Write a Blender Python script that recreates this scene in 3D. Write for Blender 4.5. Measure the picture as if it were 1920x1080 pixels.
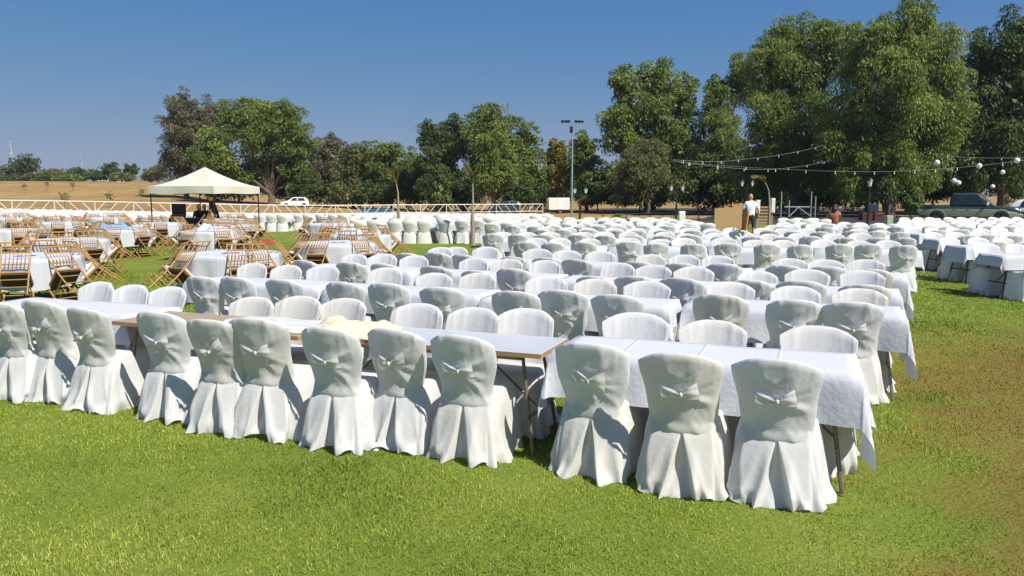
import bpy, bmesh, math, random
import numpy as np
from mathutils import Vector, Matrix, Euler
random.seed(7); RNG = np.random.default_rng(7)
S = bpy.context.scene
for o in list(bpy.data.objects): bpy.data.objects.remove(o)
COL = S.collection
PI = math.pi
# ------------------------------------------------------------------ camera, sky, sun, exposure
F, CAMH, PITCH = 1440.0, 1.7, math.atan(174/1440)
cd = bpy.data.cameras.new('camera'); cam = bpy.data.objects.new('camera', cd); COL.objects.link(cam)
cd.sensor_width = 36; cd.lens = 36*F/1920; cd.clip_start = .05; cd.clip_end = 6000
cam.location = (0, 0, CAMH); cam.rotation_euler = (PI/2-PITCH, 0, 0); S.camera = cam
S.render.resolution_x, S.render.resolution_y = 1024, 576
SUN_EL, SUN_AZ = math.radians(50), math.radians(42)
SD = Vector((math.cos(SUN_EL)*math.cos(SUN_AZ), -math.cos(SUN_EL)*math.sin(SUN_AZ), math.sin(SUN_EL)))
W = bpy.data.worlds.new('World'); S.world = W; W.use_nodes = True
wn = W.node_tree.nodes; wl = W.node_tree.links
sky = wn.new('ShaderNodeTexSky'); sky.sky_type = 'NISHITA'; sky.sun_disc = False
sky.sun_elevation = SUN_EL; sky.sun_rotation = math.atan2(SD.x, SD.y)
sky.altitude = 1200; sky.air_density = 1.0; sky.dust_density = .6; sky.ozone_density = 4.0
hs = wn.new('ShaderNodeHueSaturation'); hs.inputs['Saturation'].default_value = 1.22
wl.new(sky.outputs[0], hs.inputs['Color']); 
vb = wn.new('ShaderNodeVectorMath'); vb.operation = 'ADD'; vb.inputs[1].default_value = (6.3, 3.4, .96)      # soft shoulder on the sky's radiance
vm = wn.new('ShaderNodeVectorMath'); vm.operation = 'MULTIPLY'; vm.inputs[1].default_value = (6.27, 5.4, 5.87)
vd = wn.new('ShaderNodeVectorMath'); vd.operation = 'DIVIDE'
wl.new(hs.outputs[0], vb.inputs[0]); wl.new(hs.outputs[0], vm.inputs[0]); wl.new(vm.outputs[0], vd.inputs[0]); wl.new(vb.outputs[0], vd.inputs[1]); wl.new(vd.outputs[0], wn['Background'].inputs[0]); wn['Background'].inputs[1].default_value = .063
ld = bpy.data.lights.new('sun', 'SUN'); ld.energy = 4.6; ld.angle = math.radians(.55); ld.color = (1, .95, .86)
sun = bpy.data.objects.new('sun', ld); COL.objects.link(sun); sun.location = SD*50
sun.rotation_euler = (-SD).to_track_quat('-Z', 'Y').to_euler()
S.view_settings.view_transform = 'Standard'; S.view_settings.look = 'None'
S.view_settings.exposure = 0.62; S.view_settings.gamma = 1
# ------------------------------------------------------------------ helpers
def sm(a, b, x):
    t = np.clip((np.asarray(x, float)-a)/(b-a), 0, 1); return t*t*(3-2*t)
def gh(X, Y):      # height of the ground
    X = np.asarray(X, float); Y = np.asarray(Y, float)
    dip = -.6*sm(30, 70, Y)*sm(-45, -15, X)*(1-.6*sm(5, 25, X))
    hill = 6.0*sm(85, 250, Y)*sm(.26, .48, -X/np.maximum(Y, 1))
    return dip*(1-sm(150, 300, Y)) + hill
def GZ(x, y): return float(gh(x, y))
def at(px, py, z=0.0):
    x = (px-960)/F; y = -(py-540)/F
    d = (x, math.cos(PITCH)+y*math.sin(PITCH), -math.sin(PITCH)+y*math.cos(PITCH))
    t = (z-CAMH)/d[2]
    return d[0]*t, d[1]*t
def atY(px, py, Y):   # point on the vertical sheet at distance Y
    x = (px-960)/F; y = -(py-540)/F
    d = (x, math.cos(PITCH)+y*math.sin(PITCH), -math.sin(PITCH)+y*math.cos(PITCH))
    t = Y/d[1]
    return Vector((d[0]*t, Y, CAMH+d[2]*t))
def vnoise(x, y, seed=0):
    x = np.asarray(x, float); y = np.asarray(y, float)
    def hsh(i, j):
        n = (i.astype(np.int64)*374761393 + j.astype(np.int64)*668265263 + seed*974711) & 0xffffffff
        n = ((n ^ (n >> 13))*1274126177) & 0xffffffff
        return ((n ^ (n >> 16)) & 0xffff)/65535.
    i = np.floor(x); j = np.floor(y); u = x-i; v = y-j
    u = u*u*(3-2*u); v = v*v*(3-2*v)
    return (hsh(i, j)*(1-u)+hsh(i+1, j)*u)*(1-v)+(hsh(i, j+1)*(1-u)+hsh(i+1, j+1)*u)*v
def dryness(X, Y):
    n = vnoise(X*1.6, Y*1.6, 3)*.55+vnoise(X*5, Y*5, 4)*.45-.5
    a = sm(-.35, .75, X-(2.0+.42*(Y-3.8))+n*2.2)
    b = 1-sm(6.8, 11.5, Y+n*4)
    return a*b*(.62+.5*vnoise(X*2.3, Y*2.3, 8))*1.02
def tag(o, label=None, cat=None, group=None, kind=None):
    if label: o['label'] = label
    if cat: o['category'] = cat
    if group: o['group'] = group
    if kind: o['kind'] = kind
    return o
def empty(name, loc=(0, 0, 0), rz=0, rx=0):
    o = bpy.data.objects.new(name, None); COL.objects.link(o); o.location = loc; o.rotation_euler = (rx, 0, rz)
    o.empty_display_size = .1
    return o
def link(name, me, parent=None, loc=None, rz=None):
    o = bpy.data.objects.new(name, me); COL.objects.link(o)
    if parent is not None: o.parent = parent
    if loc is not None: o.location = loc
    if rz is not None: o.rotation_euler = (0, 0, rz)
    return o
ORD = ['zeroth', 'first', 'second', 'third', 'fourth', 'fifth', 'sixth', 'seventh', 'eighth', 'ninth', 'tenth', 'eleventh', 'twelfth', 'thirteenth', 'fourteenth', 'fifteenth', 'sixteenth', 'seventeenth', 'eighteenth', 'nineteenth', 'twentieth']
class MB:
    def __init__(s): s.v = []; s.f = []; s.m = []
    def add(s, vs, fs, m=0, M=None):
        b = len(s.v)
        if M is not None: vs = [M @ Vector(v) for v in vs]
        s.v += [tuple(v) for v in vs]; s.f += [tuple(b+i for i in f) for f in fs]; s.m += [m]*len(fs)
        return s
    def box(s, c, d, m=0, rz=0, M=None, bev=0):
        x, y, z = d[0]/2, d[1]/2, d[2]/2
        T = Matrix.Translation(c) @ Matrix.Rotation(rz, 4, 'Z')
        if M is not None: T = M @ T
        if not bev:
            vs = [(-x, -y, -z), (x, -y, -z), (x, y, -z), (-x, y, -z), (-x, -y, z), (x, -y, z), (x, y, z), (-x, y, z)]
            return s.add(vs, [(0, 3, 2, 1), (4, 5, 6, 7), (0, 1, 5, 4), (1, 2, 6, 5), (2, 3, 7, 6), (3, 0, 4, 7)], m, T)
        b = min(bev, x*.9, y*.9, z*.9); rings = []
        for zz, q in ((-z, b), (-z+b, 0), (z-b, 0), (z, b)):
            rings.append([(-x+b+ (q if False else 0), -y+q, zz), (x-b, -y+q, zz), (x-q, -y+b, zz), (x-q, y-b, zz), (x-b, y-q, zz), (-x+b, y-q, zz), (-x+q, y-b, zz), (-x+q, -y+b, zz)])
        vs = [p for r in rings for p in r]; n = 8; fs = [tuple(range(n))[::-1], tuple(range(3*n, 4*n))]
        for k in range(3):
            for i in range(n): fs.append((k*n+i, k*n+(i+1) % n, (k+1)*n+(i+1) % n, (k+1)*n+i))
        return s.add(vs, fs, m, T)
    def tube(s, p0, p1, r0, r1=None, n=8, m=0, cap=True): return s.path([p0, p1], [r0, r0 if r1 is None else r1], n, m, cap)
    def path(s, pts, rs, n=8, m=0, cap=True):
        pts = [Vector(p) for p in pts]
        if not hasattr(rs, '__len__'): rs = [rs]*len(pts)
        vs = []; ref = None
        for i, p in enumerate(pts):
            t = (pts[min(i+1, len(pts)-1)]-pts[max(i-1, 0)])
            t = t.normalized() if t.length > 1e-9 else Vector((0, 0, 1))
            if ref is None: ref = Vector((1, 0, 0)) if abs(t.x) < .9 else Vector((0, 1, 0))
            a = (ref-t*ref.dot(t)).normalized(); b = t.cross(a); ref = a
            for k in range(n):
                q = 2*PI*k/n; vs.append(p+(a*math.cos(q)+b*math.sin(q))*rs[i])
        fs = []
        for i in range(len(pts)-1):
            for k in range(n): fs.append((i*n+k, i*n+(k+1) % n, (i+1)*n+(k+1) % n, (i+1)*n+k))
        if cap: fs += [tuple(range(n))[::-1], tuple((len(pts)-1)*n+k for k in range(n))]
        return s.add(vs, fs, m)
    def lathe(s, prof, c=(0, 0, 0), n=12, m=0, sx=1, sy=1):
        vs = [(c[0]+r*math.cos(2*PI*k/n)*sx, c[1]+r*math.sin(2*PI*k/n)*sy, c[2]+z) for r, z in prof for k in range(n)]
        fs = [(i*n+k, i*n+(k+1) % n, (i+1)*n+(k+1) % n, (i+1)*n+k) for i in range(len(prof)-1) for k in range(n)]
        fs += [tuple(range(n))[::-1], tuple((len(prof)-1)*n+k for k in range(n))]
        return s.add(vs, fs, m)
    def ball(s, c, r, n=10, m=0, sz=1, sx=1, sy=1):
        k = max(4, n//2)
        return s.lathe([(max(r*math.sin(PI*i/k), r*.02), -r*sz*math.cos(PI*i/k)) for i in range(k+1)], c, n, m, sx, sy)
    def prism(s, poly, a, b, m=0, M=None):     # poly in (y?,z): list of (x,z); extruded along y from a to b
        n = len(poly); vs = [(x, a, z) for x, z in poly]+[(x, b, z) for x, z in poly]
        fs = [tuple(range(n)), tuple(range(2*n-1, n-1, -1))]+[(i, i+n, (i+1) % n+n, (i+1) % n) for i in range(n)]
        return s.add(vs, fs, m, M)
    def mesh(s, name, mats, smooth=False):
        me = bpy.data.meshes.new(name); me.from_pydata(s.v, [], s.f)
        if not isinstance(mats, (list, tuple)): mats = [mats]
        for m in mats: me.materials.append(m)
        if len(mats) > 1: me.polygons.foreach_set('material_index', s.m)
        if smooth:
            me.polygons.foreach_set('use_smooth', [True]*len(me.polygons))
            if smooth != 'all': me.set_sharp_from_angle(angle=math.radians(38))
        me.update(); return me
    def build(s, name, mats, parent=None, smooth=False, loc=None, rz=None): return link(name, s.mesh(name, mats, smooth), parent, loc, rz)
def npmesh(name, V, Fq, mats, smooth=True, attrs=None):
    """V (n,3), Fq (m,k) numpy"""
    me = bpy.data.meshes.new(name); k = Fq.shape[1]
    me.vertices.add(len(V)); me.vertices.foreach_set('co', np.ascontiguousarray(V, np.float32).ravel())
    me.loops.add(Fq.size); me.loops.foreach_set('vertex_index', np.ascontiguousarray(Fq, np.int32).ravel())
    me.polygons.add(len(Fq)); me.polygons.foreach_set('loop_start', np.arange(0, Fq.size, k, dtype=np.int32))
    me.polygons.foreach_set('use_smooth', np.full(len(Fq), bool(smooth)))
    for m in (mats if isinstance(mats, (list, tuple)) else [mats]): me.materials.append(m)
    for nme, val in (attrs or {}).items():
        a = me.attributes.new(nme, 'FLOAT', 'POINT'); a.data.foreach_set('value', np.ascontiguousarray(val, np.float32))
    me.update(calc_edges=True); me.validate(); return me
# ------------------------------------------------------------------ materials
class NT:
    def __init__(s, name):
        s.mat = bpy.data.materials.new(name); s.mat.use_nodes = True; s.t = s.mat.node_tree; s.n = s.t.nodes
        s.b = s.n['Principled BSDF']; s.out = s.n['Material Output']
    def new(s, typ, **kw):
        nd = s.n.new(typ)
        for k, v in kw.items():
            if k[0] == '_': setattr(nd, k[1:], v)
            else:
                key = k.replace('__', ' ')
                (nd.inputs[key] if key in nd.inputs else nd.inputs[int(key[1:])]).default_value = v
        return nd
    def lk(s, a, b): s.t.links.new(a, b)
    def noise(s, scale, detail=3, rough=.55, co=None, obj=False):
        n = s.new('ShaderNodeTexNoise', Scale=scale, Detail=detail, Roughness=rough)
        if co is None:
            tc = s.new('ShaderNodeTexCoord'); co = tc.outputs['Object' if obj else 'Object']
        s.lk(co, n.inputs['Vector']); return n.outputs[0]
    def ramp(s, fac, stops):
        r = s.new('ShaderNodeValToRGB'); e = r.color_ramp.elements
        while len(e) < len(stops): e.new(.5)
        for el, (p, c) in zip(e, stops): el.position = p; el.color = (*c, 1)
        s.lk(fac, r.inputs[0]); return r.outputs[0]
    def mix(s, fac, a, b, mode='MIX'):
        m = s.new('ShaderNodeMix', _data_type='RGBA', _blend_type=mode)
        for sock, v in ((m.inputs[0], fac), (m.inputs[6], a), (m.inputs[7], b)):
            if hasattr(v, 'links'): s.lk(v, sock)
            else: sock.default_value = v if isinstance(v, (int, float)) else (*v, 1)
        return m.outputs[2]
    def bump(s, h, strength=.3, dist=.01):
        b = s.new('ShaderNodeBump', Strength=strength, Distance=dist); s.lk(h, b.inputs['Height']); s.lk(b.outputs[0], s.b.inputs['Normal']); return b
    def base(s, c, rough=.7, metal=0, spec=None):
        if hasattr(c, 'links'): s.lk(c, s.b.inputs['Base Color'])
        else: s.b.inputs['Base Color'].default_value = (*c, 1)
        s.b.inputs['Roughness'].default_value = rough; s.b.inputs['Metallic'].default_value = metal
        if spec is not None: s.b.inputs['Specular IOR Level'].default_value = spec
        return s
    def translucent(s, col, fac):
        t = s.new('ShaderNodeBsdfTranslucent'); mx = s.new('ShaderNodeMixShader', Fac=fac) if False else s.new('ShaderNodeMixShader')
        mx.inputs[0].default_value = fac
        if hasattr(col, 'links'): s.lk(col, t.inputs[0])
        else: t.inputs[0].default_value = (*col, 1)
        s.lk(s.b.outputs[0], mx.inputs[1]); s.lk(t.outputs[0], mx.inputs[2]); s.lk(mx.outputs[0], s.out.inputs[0])
def simple(name, c, rough=.6, metal=0, var=.12, scale=8, bump=0, spec=None):
    t = NT(name); f = t.noise(scale, 4)
    a = tuple(max(0, x*(1-var)) for x in c); b = tuple(min(1, x*(1+var)) for x in c)
    t.base(t.mix(f, a, b), rough, metal, spec)
    if bump: t.bump(f, bump, .01)
    return t.mat
def fabric(name, c, c2, trans=.2, rnd=True, bs=.25):
    t = NT(name)
    if rnd:
        oi = t.new('ShaderNodeObjectInfo'); col = t.ramp(oi.outputs['Random'], [(0, c), (.45, c), (.8, c2), (1, tuple(x*.97 for x in c))])
    else:
        col = t.mix(t.noise(2.5, 2), c, c2)
    dirt = t.noise(5, 4); col = t.mix(t.ramp(dirt, [(.35, (0, 0, 0)), (.8, (.10, .10, .10))]), col, tuple(x*.85 for x in c2))
    t.base(col, .88, spec=.2)
    n1 = t.noise(30, 3, .5); n2 = t.noise(420, 1)
    a = t.new('ShaderNodeMath', _operation='MULTIPLY_ADD'); t.lk(n2, a.inputs[0]); a.inputs[1].default_value = .06; t.lk(n1, a.inputs[2])
    t.bump(a.outputs[0], bs, .02); t.translucent(col, trans); return t.mat
M = {}
M['cover'] = fabric('chair_cover_fabric', (.77, .77, .765), (.77, .75, .69), .34, bs=.14)
M['cloth'] = fabric('tablecloth_fabric', (.57, .59, .64), (.59, .60, .62), .12, bs=.08)
def add_creases(mat):
    nt = mat.node_tree; n = nt.nodes; bp = [x for x in n if x.type == 'BUMP'][0]; old = bp.inputs['Height'].links[0].from_socket
    tc = n.new('ShaderNodeTexCoord'); sp = n.new('ShaderNodeSeparateXYZ'); nt.links.new(tc.outputs['Object'], sp.inputs[0]); tot = old
    for ax, per in (('X', .46), ('Y', .33)):
        pp = n.new('ShaderNodeMath'); pp.operation = 'PINGPONG'; nt.links.new(sp.outputs[ax], pp.inputs[0]); pp.inputs[1].default_value = per/2 if ax == 'X' else per
        mr = n.new('ShaderNodeMapRange'); mr.interpolation_type = 'SMOOTHSTEP'; nt.links.new(pp.outputs[0], mr.inputs[0]); mr.inputs[1].default_value = 0; mr.inputs[2].default_value = .014; mr.inputs[3].default_value = 3.0; mr.inputs[4].default_value = 0
        ad = n.new('ShaderNodeMath'); ad.operation = 'ADD'; nt.links.new(mr.outputs[0], ad.inputs[0]); nt.links.new(tot, ad.inputs[1]); tot = ad.outputs[0]
    nt.links.new(tot, bp.inputs['Height']); bp.inputs['Strength'].default_value = .22
add_creases(M['cloth'])
M['cream'] = fabric('cream_cloth', (.66, .59, .40), (.68, .62, .46), .1, False)
M['blue_cloth'] = fabric('blue_plastic_wrap', (.10, .25, .60), (.30, .48, .75), .15, False, .6)
M['greyblue'] = fabric('grey_blue_cloth', (.42, .50, .60), (.5, .56, .64), .1, False)
M['canopy'] = fabric('canopy_canvas', (.78, .75, .62), (.78, .76, .66), .35, False, .1)
M['laminate'] = simple('white_laminate', (.46, .49, .51), .35, var=.05, scale=3)
M['plywood'] = simple('plywood_top', (.34, .26, .18), .6, var=.15, scale=6)
M['wood_edge'] = simple('table_wood_edge', (.36, .22, .10), .6, var=.2, scale=14)
M['leg'] = simple('table_leg_steel', (.20, .15, .10), .5, .3, .3, 20)
M['greyleg'] = simple('grey_table_leg', (.28, .28, .27), .45, .5, .15, 20)
M['darkleg'] = simple('dark_table_leg', (.03, .03, .032), .5, .2)
M['gold'] = simple('golden_chair_wood', (.36, .20, .065), .4, 0, .25, 14)
M['cushion'] = simple('chair_cushion', (.76, .75, .72), .9, var=.05)
M['underseat'] = simple('brown_seat_underside', (.07, .04, .025), .8, var=.2)
M['white_metal'] = simple('white_painted_metal', (.78, .77, .74), .5, 0, .06, 5)
M['galv'] = simple('galvanised_steel', (.42, .45, .46), .45, .6, .1, 6)
M['black_metal'] = simple('black_iron', (.018, .018, .02), .45, .2)
M['black'] = simple('black_plastic', (.012, .012, .014), .5)
M['lampglass'] = simple('lantern_glass', (.75, .76, .76), .25, var=.05)
M['paper'] = simple('lantern_paper', (.82, .82, .80), .8, var=.03)
M['wire'] = simple('pale_cable', (.40, .42, .40), .5)
M['bulb'] = simple('bulb_glass', (.75, .75, .70), .15)
M['card'] = simple('brown_board', (.42, .27, .12), .8, var=.08, scale=5)
M['orange'] = simple('orange_board', (.50, .22, .04), .6)
M['red'] = simple('red_plastic', (.55, .05, .025), .5)
M['shade_red'] = simple('shade_darkened_red_plastic', (.085, .020, .016), .6)  # red plastic with the tree shade put into its colour
M['terracotta'] = simple('rust_coloured_top', (.40, .13, .07), .85)
M['bluebin'] = simple('blue_painted_steel', (.06, .22, .36), .5, var=.25, scale=3)
M['green_box'] = simple('pale_green_cabinet', (.36, .42, .30), .6)
M['white_box'] = simple('white_cabinet', (.72, .72, .66), .6)
M['skin'] = simple('skin', (.50, .27, .17), .6, var=.06)
M['hair'] = simple('dark_hair', (.012, .009, .008), .6)
M['shirt_w'] = simple('white_shirt', (.68, .70, .74), .85, var=.05)
M['navy'] = simple('navy_shorts', (.012, .018, .05), .85)
M['dark_shirt'] = simple('dark_shirt', (.015, .017, .022), .9)
M['car_white'] = simple('white_car_paint', (.78, .78, .77), .25, 0, .02)
M['car_dark'] = simple('dark_green_grey_paint', (.035, .055, .06), .28, .2, .05)
M['car_silver'] = simple('champagne_silver_paint', (.36, .35, .29), .32, .35, .05)
M['glass'] = simple('car_glass', (.02, .03, .035), .06, 0, .05)
M['tyre'] = simple('tyre_rubber', (.015, .015, .015), .85)
M['rim'] = simple('wheel_rim', (.45, .46, .47), .35, .7)
M['head'] = simple('headlamp', (.7, .72, .72), .1)
M['pallet'] = simple('old_pallet_wood', (.30, .20, .10), .8, var=.3)
M['stone'] = simple('grey_stone', (.33, .31, .28), .9, var=.3, scale=9, bump=.6)
M['bark'] = simple('tree_bark', (.13, .095, .07), .95, var=.45, scale=9, bump=.8)
M['palebark'] = simple('pale_bark', (.30, .24, .18), .9, var=.3, scale=12, bump=.5)
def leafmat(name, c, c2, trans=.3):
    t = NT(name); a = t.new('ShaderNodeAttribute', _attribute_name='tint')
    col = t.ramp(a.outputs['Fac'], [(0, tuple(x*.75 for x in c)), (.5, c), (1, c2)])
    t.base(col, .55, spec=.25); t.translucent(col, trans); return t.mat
LM = dict(
    pepper=leafmat('pepper_tree_leaf', (.165, .225, .045), (.300, .355, .075)),
    green=leafmat('green_leaf', (.145, .200, .042), (.265, .315, .066)),
    dark=leafmat('dark_leaf', (.075, .115, .030), (.150, .190, .050)),
    olive=leafmat('olive_leaf', (.150, .165, .055), (.245, .245, .085)),
    grey=leafmat('grey_green_leaf', (.165, .160, .095), (.245, .230, .135)),
    yellow=leafmat('yellow_leaf', (.24, .22, .03), (.34, .28, .05)),
    brown=leafmat('rusty_leaf', (.13, .09, .04), (.18, .13, .05)),
    frond=leafmat('palm_frond', (.24, .22, .06), (.36, .30, .10)))
def lawn_mat():
    t = NT('lawn_turf'); at_ = t.new('ShaderNodeAttribute', _attribute_name='dry')
    tc = t.new('ShaderNodeTexCoord'); co = tc.outputs['Object']
    n1 = t.noise(.9, 4, .6, co); n2 = t.noise(34, 4, .7, co); n3 = t.noise(7, 3, .6, co)
    g = t.ramp(n1, [(.25, (.120, .180, .026)), (.5, (.180, .235, .036)), (.72, (.255, .280, .055))])
    g = t.mix(t.ramp(n2, [(.3, (0, 0, 0)), (.7, (1, 1, 1))]), t.mix(.45, g, (.03, .07, .008)), g)
    d = t.ramp(n2, [(.25, (.07, .045, .018)), (.5, (.17, .115, .03)), (.75, (.26, .19, .055))])
    col = t.mix(at_.outputs['Fac'], g, d); col = t.mix(t.ramp(n3, [(.3, (0, 0, 0)), (.75, (.35, .35, .35))]), col, t.mix(.6, g, (.16, .17, .015)))
    t.base(col, .9, spec=.1); t.bump(n2, .7, .03); return t.mat
def blade_mat():
    t = NT('grass_blade'); a = t.new('ShaderNodeAttribute', _attribute_name='tint'); d = t.new('ShaderNodeAttribute', _attribute_name='dry')
    g = t.ramp(a.outputs['Fac'], [(0, (.110, .170, .026)), (.3, (.235, .335, .040)), (.65, (.400, .475, .075)), (1, (.58, .57, .16))])
    b = t.ramp(a.outputs['Fac'], [(0, (.15, .080, .022)), (.5, (.34, .205, .050)), (1, (.52, .37, .11))])
    col = t.mix(d.outputs['Fac'], g, b); t.base(col, .6, spec=.2); t.translucent(col, .35); return t.mat
def field_mat():
    t = NT('dry_field'); co = t.new('ShaderNodeTexCoord').outputs['Object']
    n1 = t.noise(.03, 6, .65, co); n2 = t.noise(.25, 6, .7, co); n3 = t.noise(3, 3, .6, co)
    c = t.ramp(n2, [(.25, (.17, .105, .045)), (.5, (.33, .22, .085)), (.75, (.48, .34, .13))])
    c = t.mix(t.ramp(n1, [(.4, (0, 0, 0)), (.65, (1, 1, 1))]), c, t.mix(n2, (.22, .13, .06), (.30, .19, .08)))
    c = t.mix(t.ramp(n3, [(.5, (0, 0, 0)), (.8, (.5, .5, .5))]), c, (.12, .09, .04))
    t.base(c, .95, spec=.05); t.bump(n3, .5, .1); return t.mat
def hill_mat():
    t = NT('far_scrub'); co = t.new('ShaderNodeTexCoord').outputs['Object']
    n = t.noise(.012, 6, .65, co); n2 = t.noise(.06, 4, .6, co)
    t.base(t.mix(t.ramp(n2, [(.4, (0, 0, 0)), (.6, (1, 1, 1))]), t.ramp(n, [(.35, (.10, .11, .06)), (.6, (.28, .22, .13))]), (.07, .08, .045)), .95); return t.mat
# ------------------------------------------------------------------ ground
ys = np.concatenate([np.linspace(-30, 70, 41), 70*np.geomspace(1, 42, 60)[1:]]); us = np.linspace(-2.2, 2.2, 67)
Yg, Ug = np.meshgrid(ys, us, indexing='ij'); Xg = Ug*(np.abs(Yg)+45)
inlawn = (Yg < 62.5) & (Yg > -28) & (np.abs(Xg) < 76)
Zg = gh(Xg, Yg) - np.where(inlawn, .08, 0) + np.where(Yg > 66, (vnoise(Xg*.12, Yg*.12, 9)-.5)*.25, 0)
def gridfaces(r, c):
    i = np.arange(r*c).reshape(r, c); return np.stack([i[:-1, :-1], i[:-1, 1:], i[1:, 1:], i[1:, :-1]], -1).reshape(-1, 4)
fld = link('field', npmesh('field', np.stack([Xg, Yg, Zg], -1).reshape(-1, 3), gridfaces(*Xg.shape), field_mat())); tag(fld, kind='structure')
def axis(lo, hi, core0, core1, fine, coarse):
    return np.unique(np.concatenate([np.arange(lo, core0, coarse), np.arange(core0, core1, fine), np.arange(core1, hi+.01, coarse)]))
xs = axis(-78, 78, -9, 14, .22, 2.0); yy = axis(-12, 64, 2, 16, .22, 2.0)
Yl, Xl = np.meshgrid(yy, xs, indexing='ij')
edge = 62+ (vnoise(Xl*.2, Yl*0, 5)-.5)*3
Zl = gh(Xl, Yl)+.012*(vnoise(Xl*.9, Yl*.9, 2)-.5) - np.where(Yl > edge, .15, 0)
lawn = link('lawn', npmesh('lawn', np.stack([Xl, Yl, Zl], -1).reshape(-1, 3), gridfaces(*Xl.shape), lawn_mat(), True, {'dry': dryness(Xl, Yl).ravel()})); tag(lawn, kind='structure')
rx_ = np.linspace(9, 90, 28); ry_ = np.linspace(0, 1, 12); Xr, Tr = np.meshgrid(rx_, ry_)
Yr = 45.+10*sm(0, 1, (24-Xr)/12.)+70*Tr
def road_shade_mat():
    t = NT('asphalt_and_tree_shade'); n = t.noise(.5, 6, .7); n2 = t.noise(30, 3); t.base(t.mix(n2, t.ramp(n, [(.3, (.035, .034, .032)), (.6, (.06, .056, .05)), (.8, (.12, .095, .06))]), (.05, .048, .045)), .95, spec=.1); return t.mat  # asphalt tone that also paints in the shade under the trees
road = link('road_and_shade_sheet', npmesh('road_and_shade_sheet', np.stack([Xr, Yr, gh(Xr, Yr)+.02], -1).reshape(-1, 3), gridfaces(*Xr.shape), road_shade_mat())); tag(road, kind='structure')  # road guessed under the pickup, spread as dark ground for the shade beneath trees
# grass blades
def blades(n, y0, y1, name):
    u = RNG.random(n); y = (y0**.4+u*(y1**.4-y0**.4))**2.5
    x = (RNG.random(n)*2-1)*(.72*y+.9)
    pn = vnoise(x*3.1, y*3.1, 31); keep = RNG.random(n) < .72+.45*pn-.35*dryness(x, y)
    x = x[keep]; y = y[keep]; pn = pn[keep]; n = len(x)
    dr = np.clip(dryness(x, y)*1.25+RNG.normal(0, .16, n), 0, 1)
    tint = np.clip(.08+.58*vnoise(x*.9, y*.9, 12)+.22*vnoise(x*4, y*4, 13)+RNG.normal(0, .22, n)-.08, 0, 1)
    L = (.011+.018*RNG.random(n))*(.8+.5*pn)*np.where(dr > .5, .6, 1)*(y/3.5)**.18; w = .0022*(y/3.3)**.8*(.7+.6*RNG.random(n))
    az = RNG.random(n)*2*PI; ln = RNG.random(n)**1.2*1.25*np.where(dr > .5, 1.3, 1)
    dx, dy = np.cos(az), np.sin(az); wx, wy = -dy, dx
    fa = RNG.random(n)*2*PI; wx, wy = np.cos(fa), np.sin(fa)
    z = gh(x, y)-.004
    P = np.stack([x, y, z], -1); Wv = np.stack([wx, wy, 0*wx], -1)*w[:, None]
    D = np.stack([dx*np.sin(ln*.5), dy*np.sin(ln*.5), np.cos(ln*.5)], -1)*(L*.55)[:, None]
    D2 = D+np.stack([dx*np.sin(ln), dy*np.sin(ln), np.cos(ln)*.9], -1)*(L*.5)[:, None]
    V = np.stack([P-Wv, P+Wv, P+D+Wv*.8, P+D-Wv*.8, P+D2], 1).reshape(-1, 3)
    b = np.arange(n)[:, None]*5
    Fq = np.concatenate([b+np.array([[0, 1, 2]]), b+np.array([[0, 2, 3]]), b+np.array([[3, 2, 4]])])
    o = link(name, npmesh(name, V, Fq, MBLADE, True, {'tint': np.repeat(tint, 5), 'dry': np.repeat(dr, 5)}))
    return o
MBLADE = blade_mat()
tag(blades(380000, 2.9, 17, 'lawn_grass'), 'short green lawn grass with a dry brown patch beside the tables', 'grass', kind='stuff')
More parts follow.
